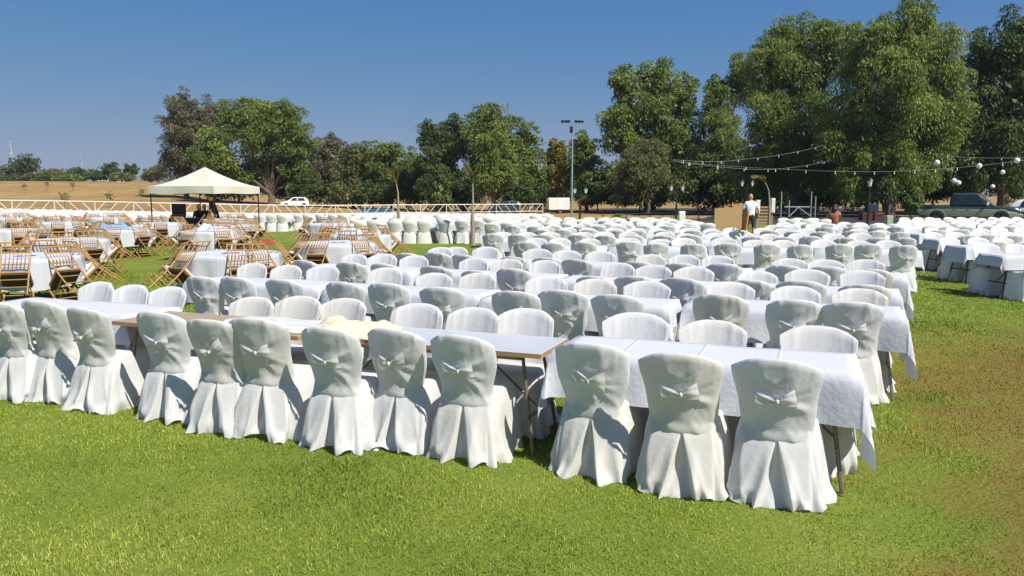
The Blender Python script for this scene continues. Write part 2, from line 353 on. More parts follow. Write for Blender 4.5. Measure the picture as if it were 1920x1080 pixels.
# ------------------------------------------------------------------ covered chairs
def cre(x): return (1-abs(math.sin(x)))**2.2
def chair_meshes(seed, lod=0):
    """cover of an armless chair: back cover, skirted seat cover, gathered bow; chair faces +Y, back at -Y"""
    r = np.random.default_rng(seed); nu, nv, na, nz = ((24, 30, 96, 18), (8, 6, 30, 5), (4, 3, 10, 2))[lod]
    ph = r.random(20)*2*PI; lean = .115+r.normal(0, .008); wj = 1+r.normal(0, .02); side = r.normal(0, .012)
    # back cover: rings
    V = []; nring = 4*nu
    for j in range(nv+1):
        v = j/nv; ring = []
        for k in range(nring):
            q = 2*PI*(k+.5*0)/nring; c, s_ = math.cos(q), math.sin(q)
            u = math.copysign(abs(c)**.55, c); fb = math.copysign(abs(s_)**.7, s_)
            ztop = .845-.070*abs(u)**2.8-.004*u*side*30
            z = .345+v*(ztop-.345); lz = max(0, (z-.43)/.415); tv = min(max((z-.42)/.32, 0), 1)
            hw = (.190+.046*tv*tv*(3-2*tv)+.008*max(0, (.42-z)/.08))*wj; x = u*hw + side*lz
            yb = -.150-lean*lz**1.1-.065*(1-u*u)*(.75+.25*lz)-.004*max(0, (.43-z)/.09)
            th = (.036-.016*lz)*(1-.6*max(0, v-.94)/.06)
            y = yb+.02+fb*th
            if v < .05 and fb < 0: y += .012*(1-v/.05)
            # wrinkles
            if lod < 2:
                rr = math.hypot(x, (z-.60)*.9); an = math.atan2(z-.60, x)
                if fb < 0:
                    ez = min(1, (1-abs(u))*4); up_ = max(0, z-.60)/.24
                    y -= (.013*cre(2.5*an+ph[0])+.010*cre(4*an+ph[1])+.006*cre(6.5*an+ph[16])-.010)*math.exp(-((rr-.10)/.085)**2)*ez
                    y -= (.010*cre(5*u+1.8*v+ph[2])+.007*cre(9*u-2*v+ph[17])-.007)*up_*ez
                    y -= .004*math.exp(-(u/.035)**2)
                    y -= (.011*cre(4*u+6*v+ph[3])+.006*cre(7*u-9*v+ph[19])-.005)*max(0, 1-abs(z-.42)/.13)*ez
                else:
                    y += (.006*cre(6*u+ph[4]+v)+.005*cre(10*u-1.5*v+ph[18])-.004)*max(0, v-.5)/.5+.003*math.sin(5*u+3*v+ph[5])+.004*math.exp(-(u/.06)**2)
                x += .006*math.sin(9*v+ph[6])*abs(u)**3*math.copysign(1, u)
            ring.append((x, y, z))
        V += ring
    back = MB(); n = nring
    fs = [(j*n+k, j*n+(k+1) % n, (j+1)*n+(k+1) % n, (j+1)*n+k) for j in range(nv) for k in range(n)]
    t0 = nv*n
    for k in range(n//2):      # close the top strip between front and back
        a, b, c, d = t0+k, t0+k+1, t0+(n-k-1) % n, t0+(n-k) % n
        fs.append((a, b, c, d) if (len({a, b, c, d}) == 4) else tuple(dict.fromkeys((a, b, c, d))))
    fs = [f for f in fs if len(f) >= 3]
    back.add(V, fs)
    # skirt
    sk = MB(); V = []
    qs = [2*PI*k/na for k in range(na)]
    if lod == 0: qs = sorted(list(np.linspace(-PI/2+.66, 1.5*PI-.66, 78))+[-PI/2+d_ for d_ in list(np.linspace(-.62, -.17, 11))+list(np.linspace(-.15, .15, 13))+list(np.linspace(.17, .62, 11))])
    na = len(qs); asym = r.normal(0, .012); op = .8+.5*r.random()
    for j in range(nz+1):
        t = j/nz            # 0 top .. 1 hem
        for q in qs:
            c, s_ = math.cos(q), math.sin(q)
            e = .40+.14*t; ux = math.copysign(abs(c)**e, c); uy = math.copysign(abs(s_)**e, s_)
            fl = t**.9
            fb_t = max(0, (t-.17)/.83)**.85; yf = .215+.05*fl; ybk = -.172-.020*min(1, t/.2)-.125*fb_t
            hx = (.208+.012*uy)+.078*fl
            x = ux*hx*wj; y = (uy*yf if uy > 0 else -uy*ybk)
            if uy < 0: y -= .022*(1-ux*ux)
            z = .445*(1-t)
            if lod < 2:
                fold = (.55*math.sin(7*q+ph[7])+.35*math.sin(12*q+ph[8])+.35*math.sin(3*q+ph[9]))*t**1.3
                fold += .45*math.sin(8*t+4*q+ph[15])*t*(1-t)*2
                fold += (1.1*cre(4.5*q+ph[16]+1.5*t)+.8*cre(7*q+ph[17]-2*t)-.5)*t*.8
                x += ux*.022*fold; y += uy*.024*fold
                dq = ((q+PI/2+PI) % (2*PI))-PI
                if abs(dq) < .64 and lod == 0:                 # centre back inverted pleat, its edges along the columns
                    tp = max(0, (t-.15)/.85); w = .003+.080*op*tp**1.05; ad = abs(dq); sg = 1 if dq > 0 else -1
                    if ad <= .1501: x = w*dq/.15+asym*t; y += .070*min(1, tp*2.5)*(1-(ad/.15)**6)
                    else:
                        xe = (.58**e)*hx*wj; f_ = (ad-.15)/.49; x = sg*(w+(xe*1.02-w)*f_)+asym*t*(1-f_); y -= .014*tp*max(0, 1-f_*3)
                elif lod == 1 and abs(dq) < .05+.3*t: y += .05*t*(1-(abs(dq)/(.05+.3*t))**2)
                if t > .84:                                     # hem tucks under and is uneven
                    hemn = min(1, max(0, .5+.4*math.sin(5*q+ph[10])*math.sin(3*q+ph[11])+.3*math.sin(11*q+ph[18]))); k2 = (t-.84)/.16
                    x += ux*(.03-.075*hemn)*k2; y += uy*(.03-.075*hemn)*k2
                    z += k2*(.004+.035*max(0, math.sin(4*q+ph[12])*math.sin(7*q+ph[13])))
            V.append((x, y, max(z, .003)))
    n = na
    fs = [(j*n+k, (j+1)*n+k, (j+1)*n+(k+1) % n, j*n+(k+1) % n) for j in range(nz) for k in range(n)]
    b = len(V)
    V += [(V[k][0]*.9, V[k][1]*.9, .458) for k in range(n)]; V.append((0, 0, .455))
    fs += [(k, (k+1) % n, b+(k+1) % n, b+k) for k in range(n)]+[(b+k, b+(k+1) % n, b+n) for k in range(n)]
    sk.add(V, fs)
    # gathered bow on the back
    bw = MB(); nb, mb = (17, 9) if lod == 0 else (7, 4); V = []
    tilt = r.normal(0, .22); bwr = .6+.5*r.random(); fm = 1 if r.random() < .7 else -1
    for i in range(nb):
        a = (-1+2*i/(nb-1))*fm; aa = abs(a)
        for j in range(mb):
            bb = -1+2*j/(mb-1)
            x = (.100 if a > 0 else .115)*a*wj*fm; zz = .60+(.010+bwr*(.056 if a > 0 else .040)*aa**.6)*bb+(.006 if a > 0 else .040)*aa
            vv = max(0, (zz-.43)/.415); uu = x/.225
            yb = -.150-lean*vv**1.1-.065*(1-uu*uu)*(.75+.25*vv)+.02-(.036-.016*vv)-.006
            y = yb-(.020 if a > 0 else .013)*math.sin(PI*min(1, aa*.9))*(1-.6*bb*bb)-.012*math.exp(-(a/.10)**2)-.010*cre(bb*3.2+ph[14]+1.5*a)*(1-aa*.4)
            V.append((x*math.cos(tilt)-(zz-.6)*math.sin(tilt), y, .6+(zz-.6)*math.cos(tilt)+x*math.sin(tilt)))
    bw.add(V, [(i*mb+j, i*mb+j+1, (i+1)*mb+j+1, (i+1)*mb+j) for i in range(nb-1) for j in range(mb-1)])
    bw.ball((0, V[(nb//2)*mb][1]-.002, .60), .011, 8, sz=1.5)
    return back, sk, bw
CH = []
for sd in range(12):
    b, s_, w = chair_meshes(100+sd); CH.append((b.mesh('back_cover', M['cover'], 'all'), s_.mesh('skirted_seat_cover', M['cover'], 'all'), w.mesh('gathered_bow', M['cover'], 'all')))
CM = []     # one piece versions for chairs too small to show their parts
for sd in range(3):
    b, s_, w = chair_meshes(200+sd, 1); q = MB(); q.add(b.v, b.f); q.add(s_.v, s_.f); q.add(w.v, w.f); CM.append(q.mesh('covered_chair', M['cover'], 'all'))
chairs = []    # (x, y, yaw, label, group, importance)
def want_chair(x, y, yaw, label, group): chairs.append([x, y, yaw, label, group])
# ------------------------------------------------------------------ tables
TL, TW, TH = 1.80, .58, .70
def cloth_mesh(seed, over=(.30, .28), L=TL, Wd=TW, res=.045, coarse=False):
    r = np.random.default_rng(seed); ph = r.random(8)*2*PI
    ox1 = over[0]+r.normal(0, .03); ox0 = over[0]+r.normal(0, .03); oy0 = over[1]+r.normal(0, .02); oy1 = over[1]+r.normal(0, .02)
    if coarse: res = .16
    def ax(h, o0, o1):
        e = res
        inner = np.linspace(-h, h, max(3, int(2*h/(e*1.6)))); lo = np.linspace(-h-o0, -h, max(3, int(o0/e)), endpoint=False); hi = np.linspace(h, h+o1, max(3, int(o1/e))+1)[1:]
        return np.concatenate([lo, inner, hi])
    gx = ax(L/2, ox0, ox1); gy = ax(Wd/2, oy0, oy1); X, Y = np.meshgrid(gx, gy, indexing='ij')
    tx = np.clip(X, -L/2, L/2); ty = np.clip(Y, -Wd/2, Wd/2); ex, ey = X-tx, Y-ty; d = np.hypot(ex, ey)
    dn = np.where(d > 1e-6, d, 1); nx, ny = ex/dn, ey/dn; ang = np.arctan2(ny, nx); s = tx*1.0+ty*1.3+ang*.35
    k = d/.3; flare = .016+.03*k+ .024*k*(np.sin(9*s+ph[0])+.6*np.sin(17*s+ph[1]))
    corner = (np.abs(ex) > 1e-6) & (np.abs(ey) > 1e-6)
    flare = flare+np.where(corner, .03*k*np.abs(np.sin(2*ang)), 0)
    flare = np.maximum(flare, .014)*(d > 1e-6)
    px = tx+nx*flare; py = ty+ny*flare; z = TH+.012-np.sqrt(np.maximum(d*d-flare**2*.6, 0))*.98
    top = d <= 1e-6
    z += np.where(top, .0035*np.exp(-((X-.0)/.02)**2)+.0035*np.exp(-((X-L*.26)/.02)**2)+.0035*np.exp(-((X+L*.27)/.02)**2)+.0035*np.exp(-((Y)/.015)**2)+.003*(np.sin(5*X+ph[2])*np.sin(7*Y+ph[3])+1), 0)
    return npmesh('tablecloth', np.stack([px, py, z], -1).reshape(-1, 3), gridfaces(*X.shape), M['cloth'])
CLOTH = [cloth_mesh(s, (.22, .25)) for s in range(4)]; CLOTH_END = cloth_mesh(11, (.44, .27)); CLOTHC = [cloth_mesh(30+s, coarse=True) for s in range(3)]
def legset(mat, L=TL):
    out = []
    for sx in (-1, 1):
        m = MB(); x = sx*(L/2-.16)
        for sy in (-1, 1):
            m.tube((x, sy*.19, TH-.03), (x+sx*.10, sy*.25, 0), .0125, n=6)
        m.tube((x+sx*.06, -.28, .26), (x+sx*.06, .28, .26), .011, n=6); m.tube((x+sx*.05, 0, .26), (x-sx*.42, 0, TH-.035), .008, n=6)
        m.tube((x, -.25, TH-.04), (x, .25, TH-.04), .011, n=6)
        out.append(m.mesh('folding_leg', mat, True))
    return out
LEGS = {k: legset(M[k]) for k in ('leg', 'greyleg', 'darkleg')}
def topmesh(m, edge):
    q = MB(); q.box((0, 0, TH-.013), (TL, TW, .026), 0, bev=.004); a = q.mesh('tabletop', m)
    e = MB(); t = .004
    for y in (-1, 1): e.box((0, y*(TW/2+t/2+.0005), TH-.017), (TL+2*t, t, .03))
    for x in (-1, 1): e.box((x*(TL/2+t/2+.0005), 0, TH-.017), (t, TW-.002, .03))
    e.box((0, -TW/2+.05, TH-.047), (TL-.3, .02, .03)); e.box((0, TW/2-.05, TH-.047), (TL-.3, .02, .03))
    return a, e.mesh('edge_trim', edge)
TOPL = topmesh(M['laminate'], M['wood_edge']); TOPP = topmesh(M['plywood'], M['wood_edge'])
def table(x, y, rz, label, group, top=TOPL, leg='leg'):
    t = tag(empty('folding_table', (x, y, GZ(x, y)), rz), label, 'table', group)
    link('tabletop', top[0], t); link('edge_trim', top[1], t)
    for me in LEGS[leg]: link('folding_leg', me, t)
    return t
def cloth(x, y, rz, label, group, me): return tag(link('tablecloth', me, None, (x, y, GZ(x, y)+.001), rz), label, 'tablecloth', group)
FARM = MB()      # covered table in one piece, for the far ones
_c = CLOTHC[0]
def far_table_mesh(c):
    me = c.copy(); me.name = 'covered_table'; bm = bmesh.new(); bm.from_mesh(me)
    me.materials.append(M['greyleg'])
    for sx in (-1, 1):
        for sy in (-1, 1):
            r = bmesh.ops.create_cone(bm, segments=4, radius1=.018, radius2=.018, depth=TH-.03, cap_ends=True, matrix=Matrix.Translation((sx*.75, sy*.26, (TH-.03)/2)))
            for v in r['verts']:
                for f in v.link_faces: f.material_index = 1
    bm.to_mesh(me); bm.free(); return me
FART = [far_table_mesh(c) for c in CLOTHC]
# main block, first four rows from the measured chair tops
ROWS = [
 ([(1462,672),(1275,662),(1105,642),(858,627),(732,615),(600,617),(470,604),(370,602),(285,586),(145,577),(72,567),(-8,566)],
  [(1530,610),(1345,597),(1200,588),(990,581),(885,579),(780,573),(650,560),(540,563),(458,557),(335,537),(265,534),(200,530)]),
 ([(1600,564),(1487,560),(1350,558),(1152,556),(1055,546),(958,546),(820,540),(720,533),(640,527),(525,524),(435,520),(368,518)],
  [(1610,540),(1493,537),(1370,533),(1200,534),(1110,528),(1030,520),(895,515),(815,512),(728,505),(610,500),(547,497),(490,493)]),
 ([(1617,532),(1505,527),(1410,523),(1280,520),(1193,515),(1117,513),(967,505),(900,502),(823,498),(723,493),(660,490),(577,488)],
  [(1613,513),(1513,508),(1420,511),(1300,505),(1220,500),(1153,497),(1023,491),(950,488),(887,486),(777,482),(717,480),(660,479)]),
 ([(1633,505),(1553,500),(1473,500),(1347,498),(1270,495),(1190,490),(1080,487),(1027,482),(960,479),(870,477),(817,476),(757,475)],
  [(1623,487),(1550,486),(1480,486),(1350,480),(1290,476),(1223,476),(1130,472),(1067,470),(1013,468),(917,465),(860,464),(810,467)])]
BACKOFF = .29
row_tabs = {}
for ri, (near, far) in enumerate(ROWS, 1):
    pn = np.array([at(a, b, .835) for a, b in near]); pf = np.array([at(a, b, .835) for a, b in far])
    allp = np.concatenate([pn, pf]); kn = np.polyfit(pn[:, 0], pn[:, 1], 1); kf = np.polyfit(pf[:, 0], pf[:, 1], 1)
    sl = (kn[0]+kf[0])/2; A = math.atan(sl); d = np.array([math.cos(A), math.sin(A)]); p = np.array([-d[1], d[0]])
    cn = (pn@p).mean(); cf = (pf@p).mean(); mid = (cn+cf)/2; half = max(.60, min((cf-cn)/2, .66))
    for side, P_, c0 in ((0, pn, cn), (1, pf, cf)):
        for i, q in enumerate(P_):
            off = (mid-half if side == 0 else mid+half)+np.clip((q@p)-(np.polyfit(P_@d, P_@p, 1)@[q@d, 1]), -.10, .10)*.8+(np.polyfit(P_@d, P_@p, 1)@[q@d, 1]-c0)*.75
            pos = d*(q@d)+p*off
            yaw = A+random.gauss(0, .05) if side == 0 else A+PI+random.gauss(0, .05)
            f = p if side == 0 else -p
            pos = pos+f*BACKOFF
            lab = f"white covered chair {'facing away from lawn' if side == 0 else 'facing the lawn'}, {ORD[i+1]} from dry grass end, {ORD[ri] if ri > 1 else 'front'} table row"
            want_chair(pos[0], pos[1], yaw, lab, f"covered chairs along the {ORD[ri] if ri > 1 else 'front'} table row")
    tabs = []
    for g in range(4):
        grp = np.concatenate([pn[3*g:3*g+3], pf[3*g:3*g+3]]); m_ = grp.mean(0)
        lon = m_@d; off = mid+((grp@p).mean()-mid)*.7
        tabs.append([lon, off])
    # keep neighbouring tables from overlapping
    for g in range(1, 4): tabs[g][0] = min(tabs[g][0], tabs[g-1][0]-TL-.02)
    row_tabs[ri] = [(*(d*a+p*b), A+random.gauss(0, .008), d, p) for a, b in tabs]
for ri, tabs in row_tabs.items():
    rn = 'front' if ri == 1 else ORD[ri]
    for g, (x, y, A, d, p) in enumerate(tabs):
        bare = ri == 1 and g in (1, 2)
        lab = f"folding table under white cloth, {ORD[g+1]} from dry grass end, {rn} table row"
        if ri == 1 and g == 1: lab = 'bare folding table with pale top and brown wooden edge in the front row'
        if ri == 1 and g == 2: lab = 'bare folding table with brown top in the front row, loose cloths on it'
        table(x, y, A, lab, f"folding tables of the {rn} row", TOPP if (ri == 1 and g == 2) else TOPL, 'leg' if ri == 1 else 'greyleg')
        if not bare:
            me = CLOTH_END if g == 0 else CLOTH[(ri+g) % 4]
            cloth(x, y, A+(0 if g % 2 else 0), f"white tablecloth with fold creases, {ORD[g+1]} from dry grass end, {rn} table row", f"tablecloths of the {rn} row", me)
# loose cloths lying on the bare tables of the front row
def bundle(name, x, y, z, sx, sy, h, mat, seed, label, cat, rz):
    r = np.random.default_rng(seed); ph = r.random(6)*2*PI; n, m_ = 30, 18; V = []
    for i in range(n+1):
        for j in range(m_+1):
            u, v = -1+2*i/n, -1+2*j/m_
            w = max(0, 1-abs(u)**3)*max(0, 1-abs(v)**3)
            hh = h*w*(.55+.25*math.sin(4*u+3*v+ph[0])+.2*math.sin(7*u-5*v+ph[1])+.12*math.sin(13*v+9*u+ph[2]))
            V.append((sx*u*(1+.08*math.sin(5*v+ph[3])), sy*v*(1+.10*math.sin(6*u+ph[4])), max(.004, hh)))
    b = len(V); f = [(i*(m_+1)+j, (i+1)*(m_+1)+j, (i+1)*(m_+1)+j+1, i*(m_+1)+j+1) for i in range(n) for j in range(m_)]
    q = MB(); q.add(V, f); return tag(q.build(name, mat, None, 'all', (x, y, z), rz), label, cat)
def on_row1(g, lon, off): x, y, A, d, p = row_tabs[1][g]; return x+d[0]*lon+p[0]*off, y+d[1]*lon+p[1]*off, A
x, y, A = on_row1(1, -.70, -.02); bundle('crumpled_cloth', x, y, TH+.002, .33, .26, .11, M['cream'], 1, 'crumpled cream cloth bundle lying on the bare pale table', 'cloth', A)
x, y, A = on_row1(2, .42, .05); bundle('folded_cloth', x, y, TH+.002, .47, .27, .028, M['cloth'], 2, 'folded bluish white cloth lying on the brown bare table', 'cloth', A)
x, y, A = on_row1(2, .40, -.27)
for k, lon in enumerate((.30, .50)):
    x, y, A = on_row1(2, lon, -.30); q = MB(); q.box((0, 0, .02), (.15, .11, .035), bev=.008)
    tag(q.build('napkin_packet', M['cushion'], None, True, (x, y, TH+.001), A), 'small white napkin packet at the edge of the brown bare table', 'napkins', 'napkin packets on the bare table')
# further rows of the main block
def ray_px(x, y, z=.5): 
    v = Vector((x, y, z-CAMH)); dy = v.y*math.cos(PITCH)-v.z*math.sin(PITCH)*1; 
    dz = v.y*math.sin(PITCH)+v.z*math.cos(PITCH); dd = v.y*math.cos(PITCH)-v.z*math.sin(PITCH)
    return 960+F*v.x/dd, 540-F*dz/dd
far_chairs = []; ntab = 0
def gen_row(x0, y0, ang, n, rowlab, group, tablab, tgroup, cfn=None, hi=False, jit=.05, rng=random):
    """n tables of three chairs a side, starting at (x0, y0) and running along ang"""
    global ntab
    d = np.array([math.cos(ang), math.sin(ang)]); p = np.array([-d[1], d[0]])
    if d[0] < 0: p = -p
    for g in range(n):
        c = np.array([x0, y0])+d*(TL/2+g*(TL+.06))
        px, py = ray_px(c[0], c[1])
        if px < -130 or px > 2060: continue
        if c[1] > 21.5 and 1290 < px < 1492: continue
        if c[1] > 30.5 and px > 1010: continue
        A = math.atan2(d[1], d[0])+rng.gauss(0, .012); z = GZ(*c)
        if hi:
            table(c[0], c[1], A, tablab(g)[0], tgroup, leg='darkleg'); cloth(c[0], c[1], A, tablab(g)[1], tgroup+' cloths', CLOTH[(g+int(y0)) % 4])
        else:
            o = link('covered_table', FART[(g+ntab) % 3], None, (c[0], c[1], z+.001), A); tag(o, tablab(g)[0], 'table', tgroup)
        ntab += 1
        for side in (0, 1):
            f = p if side == 0 else -p; yaw = math.atan2(f[1], f[0])-PI/2
            for k in (-1, 0, 1):
                if rng.random() < .03: continue
                pos = c+d*(k*.56+rng.gauss(0, .035))-f*(.32+abs(rng.gauss(0, jit)))
                want_chair(pos[0], pos[1], yaw+rng.gauss(0, .07), rowlab(side, 3*g+k+2), group)
rr = random.Random(3)
mk = lambda rn: ((lambda s, i: f"white covered chair {'facing away from lawn' if s == 0 else 'facing the lawn'}, {ORD[min(i, 20)]} from grass aisle, {rn} table row"), f"covered chairs of the {rn} table row", (lambda g: (f"table under white cloth, {ORD[g+1]} from grass aisle, {rn} table row",)*2), f"covered tables of the {rn} table row")
ycs = [15.1, 17.6, 20.0, 22.4, 24.8]
for i, c in enumerate(ycs):
    rl, gr, tl, tg = mk(ORD[5+i]); a = math.radians(-9+i*.8); xr = .475*(c-.5)+.4
    n = int((xr-(-.9 if c < 24 else -1.5))/(TL+.06)); gen_row(xr, c+math.tan(a)*xr+.06*i, a+PI, n, rl, gr, tl, tg, rng=rr)
fl_ch = lambda s, i: 'white covered chair in the far rows between the lamp posts and the young palms'
ft_ch = lambda g: ('white covered table in the far rows between the lamp posts and the young palms',)*2
c = 27.4
while c < 48:
    a = math.radians(-5+rr.gauss(0, .8)); xl = -6.3-.12*(c-27); xr = .46*c if c < 33 else .34*c
    if c > 38: xl = -.30*c
    if c > 44: xr = .05*c
    n = int((xr-xl)/(TL+.12))
    gen_row(xl, c-math.tan(a)*0+.55, a, n, fl_ch, 'covered chairs of the far rows', ft_ch, 'covered tables of the far rows', rng=rr, jit=.07)
    c += 2.45
# block across the grass aisle on the right
AIS = [(8.0, 12.5), (8.7, 14.75), (9.45, 17.0), (10.3, 19.5), (11.4, 22.0), (12.6, 24.4), (13.8, 26.8), (15.0, 29.2), (16.2, 30.4)]
for i, (x, y) in enumerate(AIS):
    rl = (lambda i: (lambda s, k: f"white covered chair, {ORD[min(k, 20)]} from grass aisle, {ORD[i+1]} row across it, {'facing' if s else 'back to'} dry grass"))(i) if i < 4 else (lambda s, k: 'white covered chair in the back rows across the grass aisle, before the pickup truck')
    tl = (lambda i: (lambda g: (f"folding table, {ORD[g+1]} from the grass aisle, {ORD[i+1]} row across it", f"white tablecloth, {ORD[g+1]} from the grass aisle, {ORD[i+1]} row across it")))(i) if i < 4 else (lambda g: ('white covered table in the back rows across the grass aisle, before the pickup',)*2)
    n = int((.72*y+2-x)/(TL+.06))+1
    gen_row(x, y+.3, math.radians(4+rr.gauss(0, 1)), n, rl, f"covered chairs of the {ORD[i+1]} row across the aisle" if i < 4 else 'covered chairs at the back across the aisle', tl, 'tables across the grass aisle' if i < 4 else 'tables at the back across the aisle', hi=i < 4, rng=rr)
# rows behind the golden chairs, up to the white fence
c = 37.5
while c < 56:
    gen_row(-.73*c-2, c+rr.gauss(0, .1), math.radians(1.5), int((.73*c+2-.26*c)/(TL+.06)), lambda s, i: 'white covered chair in the long rows between the golden chairs and white fence', 'covered chairs before the white fence', lambda g: ('white covered table in the long rows between golden chairs and white fence',)*2, 'covered tables before the white fence', rng=rr, jit=.08)
    c += 2.5
# the three hundred that show largest are chairs of their own
def vis(c):
    px, py = ray_px(c[0], c[1], .6); return -60 < px < 1980
chairs.sort(key=lambda c: (0 if vis(c) else 1, math.hypot(c[0], c[1])))
cnt = 0; rest = []
cr = random.Random(5)
for c in chairs:
    x, y, yaw, lab, grp = c; dist = math.hypot(x, y)
    if cnt < 300 and vis(c):
        s = 1+cr.gauss(0, .012)
        if dist < 24:
            t = empty('covered_chair', (x, y, GZ(x, y)), yaw); t.scale = (s*(1 if cr.random() < .5 else -1), s, s) if False else (s, s, s)
            bm_, sk_, bw_ = CH[cr.randrange(12)]
            link('back_cover', bm_, t); link('skirted_seat_cover', CH[cr.randrange(12)][1] if dist > 7 else sk_, t); link('gathered_bow', bw_, t)
        else:
            t = link('covered_chair', CM[cr.randrange(3)], None, (x, y, GZ(x, y)), yaw); t.scale = (s, s, s)
        tag(t, lab, 'chair', grp); cnt += 1
    else: rest.append(c)
lows = []
for sd in range(2):
    b, s_, w = chair_meshes(300+sd, 2); V = np.array(b.v+s_.v); n0 = len(b.v); Fs = b.f+[tuple(i+n0 for i in f) for f in s_.f]
    T = []
    for f in Fs:
        for k in range(1, len(f)-1): T.append((f[0], f[k], f[k+1]))
    lows.append((V, np.array(T)))
VV, FF, base = [], [], 0
for i, (x, y, yaw, _, _) in enumerate(rest):
    if ray_px(x, y)[0] < -150 or ray_px(x, y)[0] > 2100: continue
    V, T = lows[i % 2]; c_, s_ = math.cos(yaw), math.sin(yaw)
    VV.append(np.stack([V[:, 0]*c_-V[:, 1]*s_+x, V[:, 0]*s_+V[:, 1]*c_+y, V[:, 2]+GZ(x, y)], -1)); FF.append(T+base); base += len(V)
if VV: tag(link('covered_chairs', npmesh('covered_chairs', np.concatenate(VV), np.concatenate(FF), M['cover'])), 'far-off mass of white covered chairs reaching back to the fence and trees', 'chairs', kind='stuff')
print('chairs', len(chairs), 'single', cnt, 'tables', ntab)
# ------------------------------------------------------------------ round tables with golden chairs tipped against them
RR = .80
def round_cloth(seed, drop=.50, n=96):
    r = np.random.default_rng(seed); ph = r.random(6)*2*PI; q = np.arange(n)/n*2*PI; rings = []
    fold = np.sin(11*q+ph[0])*.6+np.sin(17*q+ph[1])*.4+np.sin(5*q+ph[2])*.3
    for rad in (.15, .45, .74, RR-.01): rings.append(np.stack([rad*np.cos(q), rad*np.sin(q), np.full(n, .757)+.001*fold], -1))
    for t in (.04, .15, .3, .5, .7, .85, 1.0):
        rad = RR+.008+.008*t+.036*t**.8*fold; z = .757-drop*t*(1+.05*np.sin(4*q+ph[3])); rings.append(np.stack([rad*np.cos(q), rad*np.sin(q), z], -1))
    V = np.concatenate([np.array([[0, 0, .757]])]+rings); k = len(rings); f4 = []
    for j in range(k-1):
        a = 1+j*n+np.arange(n); b = 1+j*n+(np.arange(n)+1) % n; f4.append(np.stack([a, b, b+n, a+n], -1))
    f4 = np.concatenate(f4); tri = np.concatenate([f4[:, [0, 1, 2]], f4[:, [0, 2, 3]], np.stack([np.zeros(n, int), 1+np.arange(n), 1+(np.arange(n)+1) % n], -1)])
    return npmesh('round_tablecloth', V, tri, M['cloth'])
RC = [round_cloth(s, .46+.03*s) for s in range(3)]
q = MB(); q.lathe([(.02, .715), (RR-.02, .715), (RR-.012, .745), (.02, .75)], n=40); RTOP = q.mesh('tabletop', M['plywood'], True)
RLEG = []
for sx in (-1, 1):
    q = MB()
    for sy in (-1, 1): q.tube((sx*.42, sy*.33, .715), (sx*.42, sy*.36, 0), .022, n=6)
    q.tube((sx*.42, -.35, .2), (sx*.42, .35, .2), .014, n=6); RLEG.append(q.mesh('folding_leg', M['darkleg'], True))
def gold_parts():
    """golden spindle back chair; origin between the front feet, facing +Y"""
    P = []
    for s in (-1, 1):
        q = MB(); q.path([(s*.19, -.41, 0), (s*.185, -.385, .25), (s*.18, -.375, .45), (s*.182, -.39, .65), (s*.19, -.43, .92)], [.011, .013, .0135, .012, .010], 7); P.append(('rear_post', q, 'gold'))
        q = MB(); q.tube((s*.185, 0, 0), (s*.185, -.01, .44), .012, .016, 7); P.append(('front_leg', q, 'gold'))
    q = MB()
    for a, b in (((-.2, .01), (.2, .01)), ((-.18, -.385), (.18, -.385)), ((-.19, .01), (-.18, -.385)), ((.19, .01), (.18, -.385))): q.tube((*a, .44), (*b, .44), .018, n=6)
    P.append(('seat_frame', q, 'gold'))
    q = MB(); q.box((0, -.188, .430), (.37, .38, .05), 0); P.append(('seat_board', q, 'underseat'))
    q = MB(); q.box((0, -.185, .472), (.36, .36, .03), 0, bev=.012); P.append(('cushion', q, 'cushion'))
    q = MB()
    for z, yy_, rr_ in ((.905, -.427, .014), (.80, -.411, .010), (.60, -.386, .010), (.54, -.381, .009)): q.tube((-.186, yy_, z), (.186, yy_, z), rr_, n=6)
    for k in range(6):
        x = -.125+.05*k; q.tube((x, -.386, .60), (x, -.411, .80), .0075, n=5)
    for k in (-.06, .06): q.tube((k, -.411, .80), (k, -.427, .905), .0075, n=5)
    P.append(('spindle_backrest', q, 'gold'))
    q = MB()
    for z in (.14, .25):
        for s in (-1, 1): q.tube((s*.186, 0, z), (s*.187, -.395, z+.02), .0085, n=5)
    for z in (.12, .22, .32): q.tube((-.186, 0, z), (.186, 0, z), .0085, n=5); 
    for z in (.16, .30): q.tube((-.186, -.392, z), (.186, -.392, z), .0085, n=5)
    P.append(('stretchers', q, 'gold'))
    return P
GP = gold_parts(); GM = [(n, q.mesh(n, M[m], True)) for n, q, m in GP]
def joined(P):
    q = MB(); mats = []
    for n, b, m in P:
        if m not in mats: mats.append(m)
        q.add(b.v, b.f, mats.index(m))
    return q.mesh('golden_chair', [M[m] for m in mats], True)
GJ = joined(GP)
GT = [(48, 480, 8), (335, 476, 8), (592, 459, 8), (128, 449, 8), (668, 441, 8), (30, 430, 8), (222, 430, 8), (395, 433, 8), (485, 421, 8), (300, 418, 8), (110, 417, 8), (570, 420, 7), (20, 408, 7), (200, 408, 8), (420, 411, 7)]
GTP = []
for px, py, n in GT:
    x, y = at(px, py, .755); GTP.append([x, y, n])
for it in range(60):           # leave room for the chairs between neighbours
    for i in range(len(GTP)):
        for j in range(i+1, len(GTP)):
            a, b = GTP[i], GTP[j]; dx, dy = b[0]-a[0], b[1]-a[1]; L = math.hypot(dx, dy) or 1e-3
            if L < 3.05:
                k = (3.05-L)/L*.5; wa = 0 if i < 3 else 1; a[0] -= dx*k*wa; a[1] -= dy*k*wa; b[0] += dx*k*(2-wa); b[1] += dy*k*(2-wa)
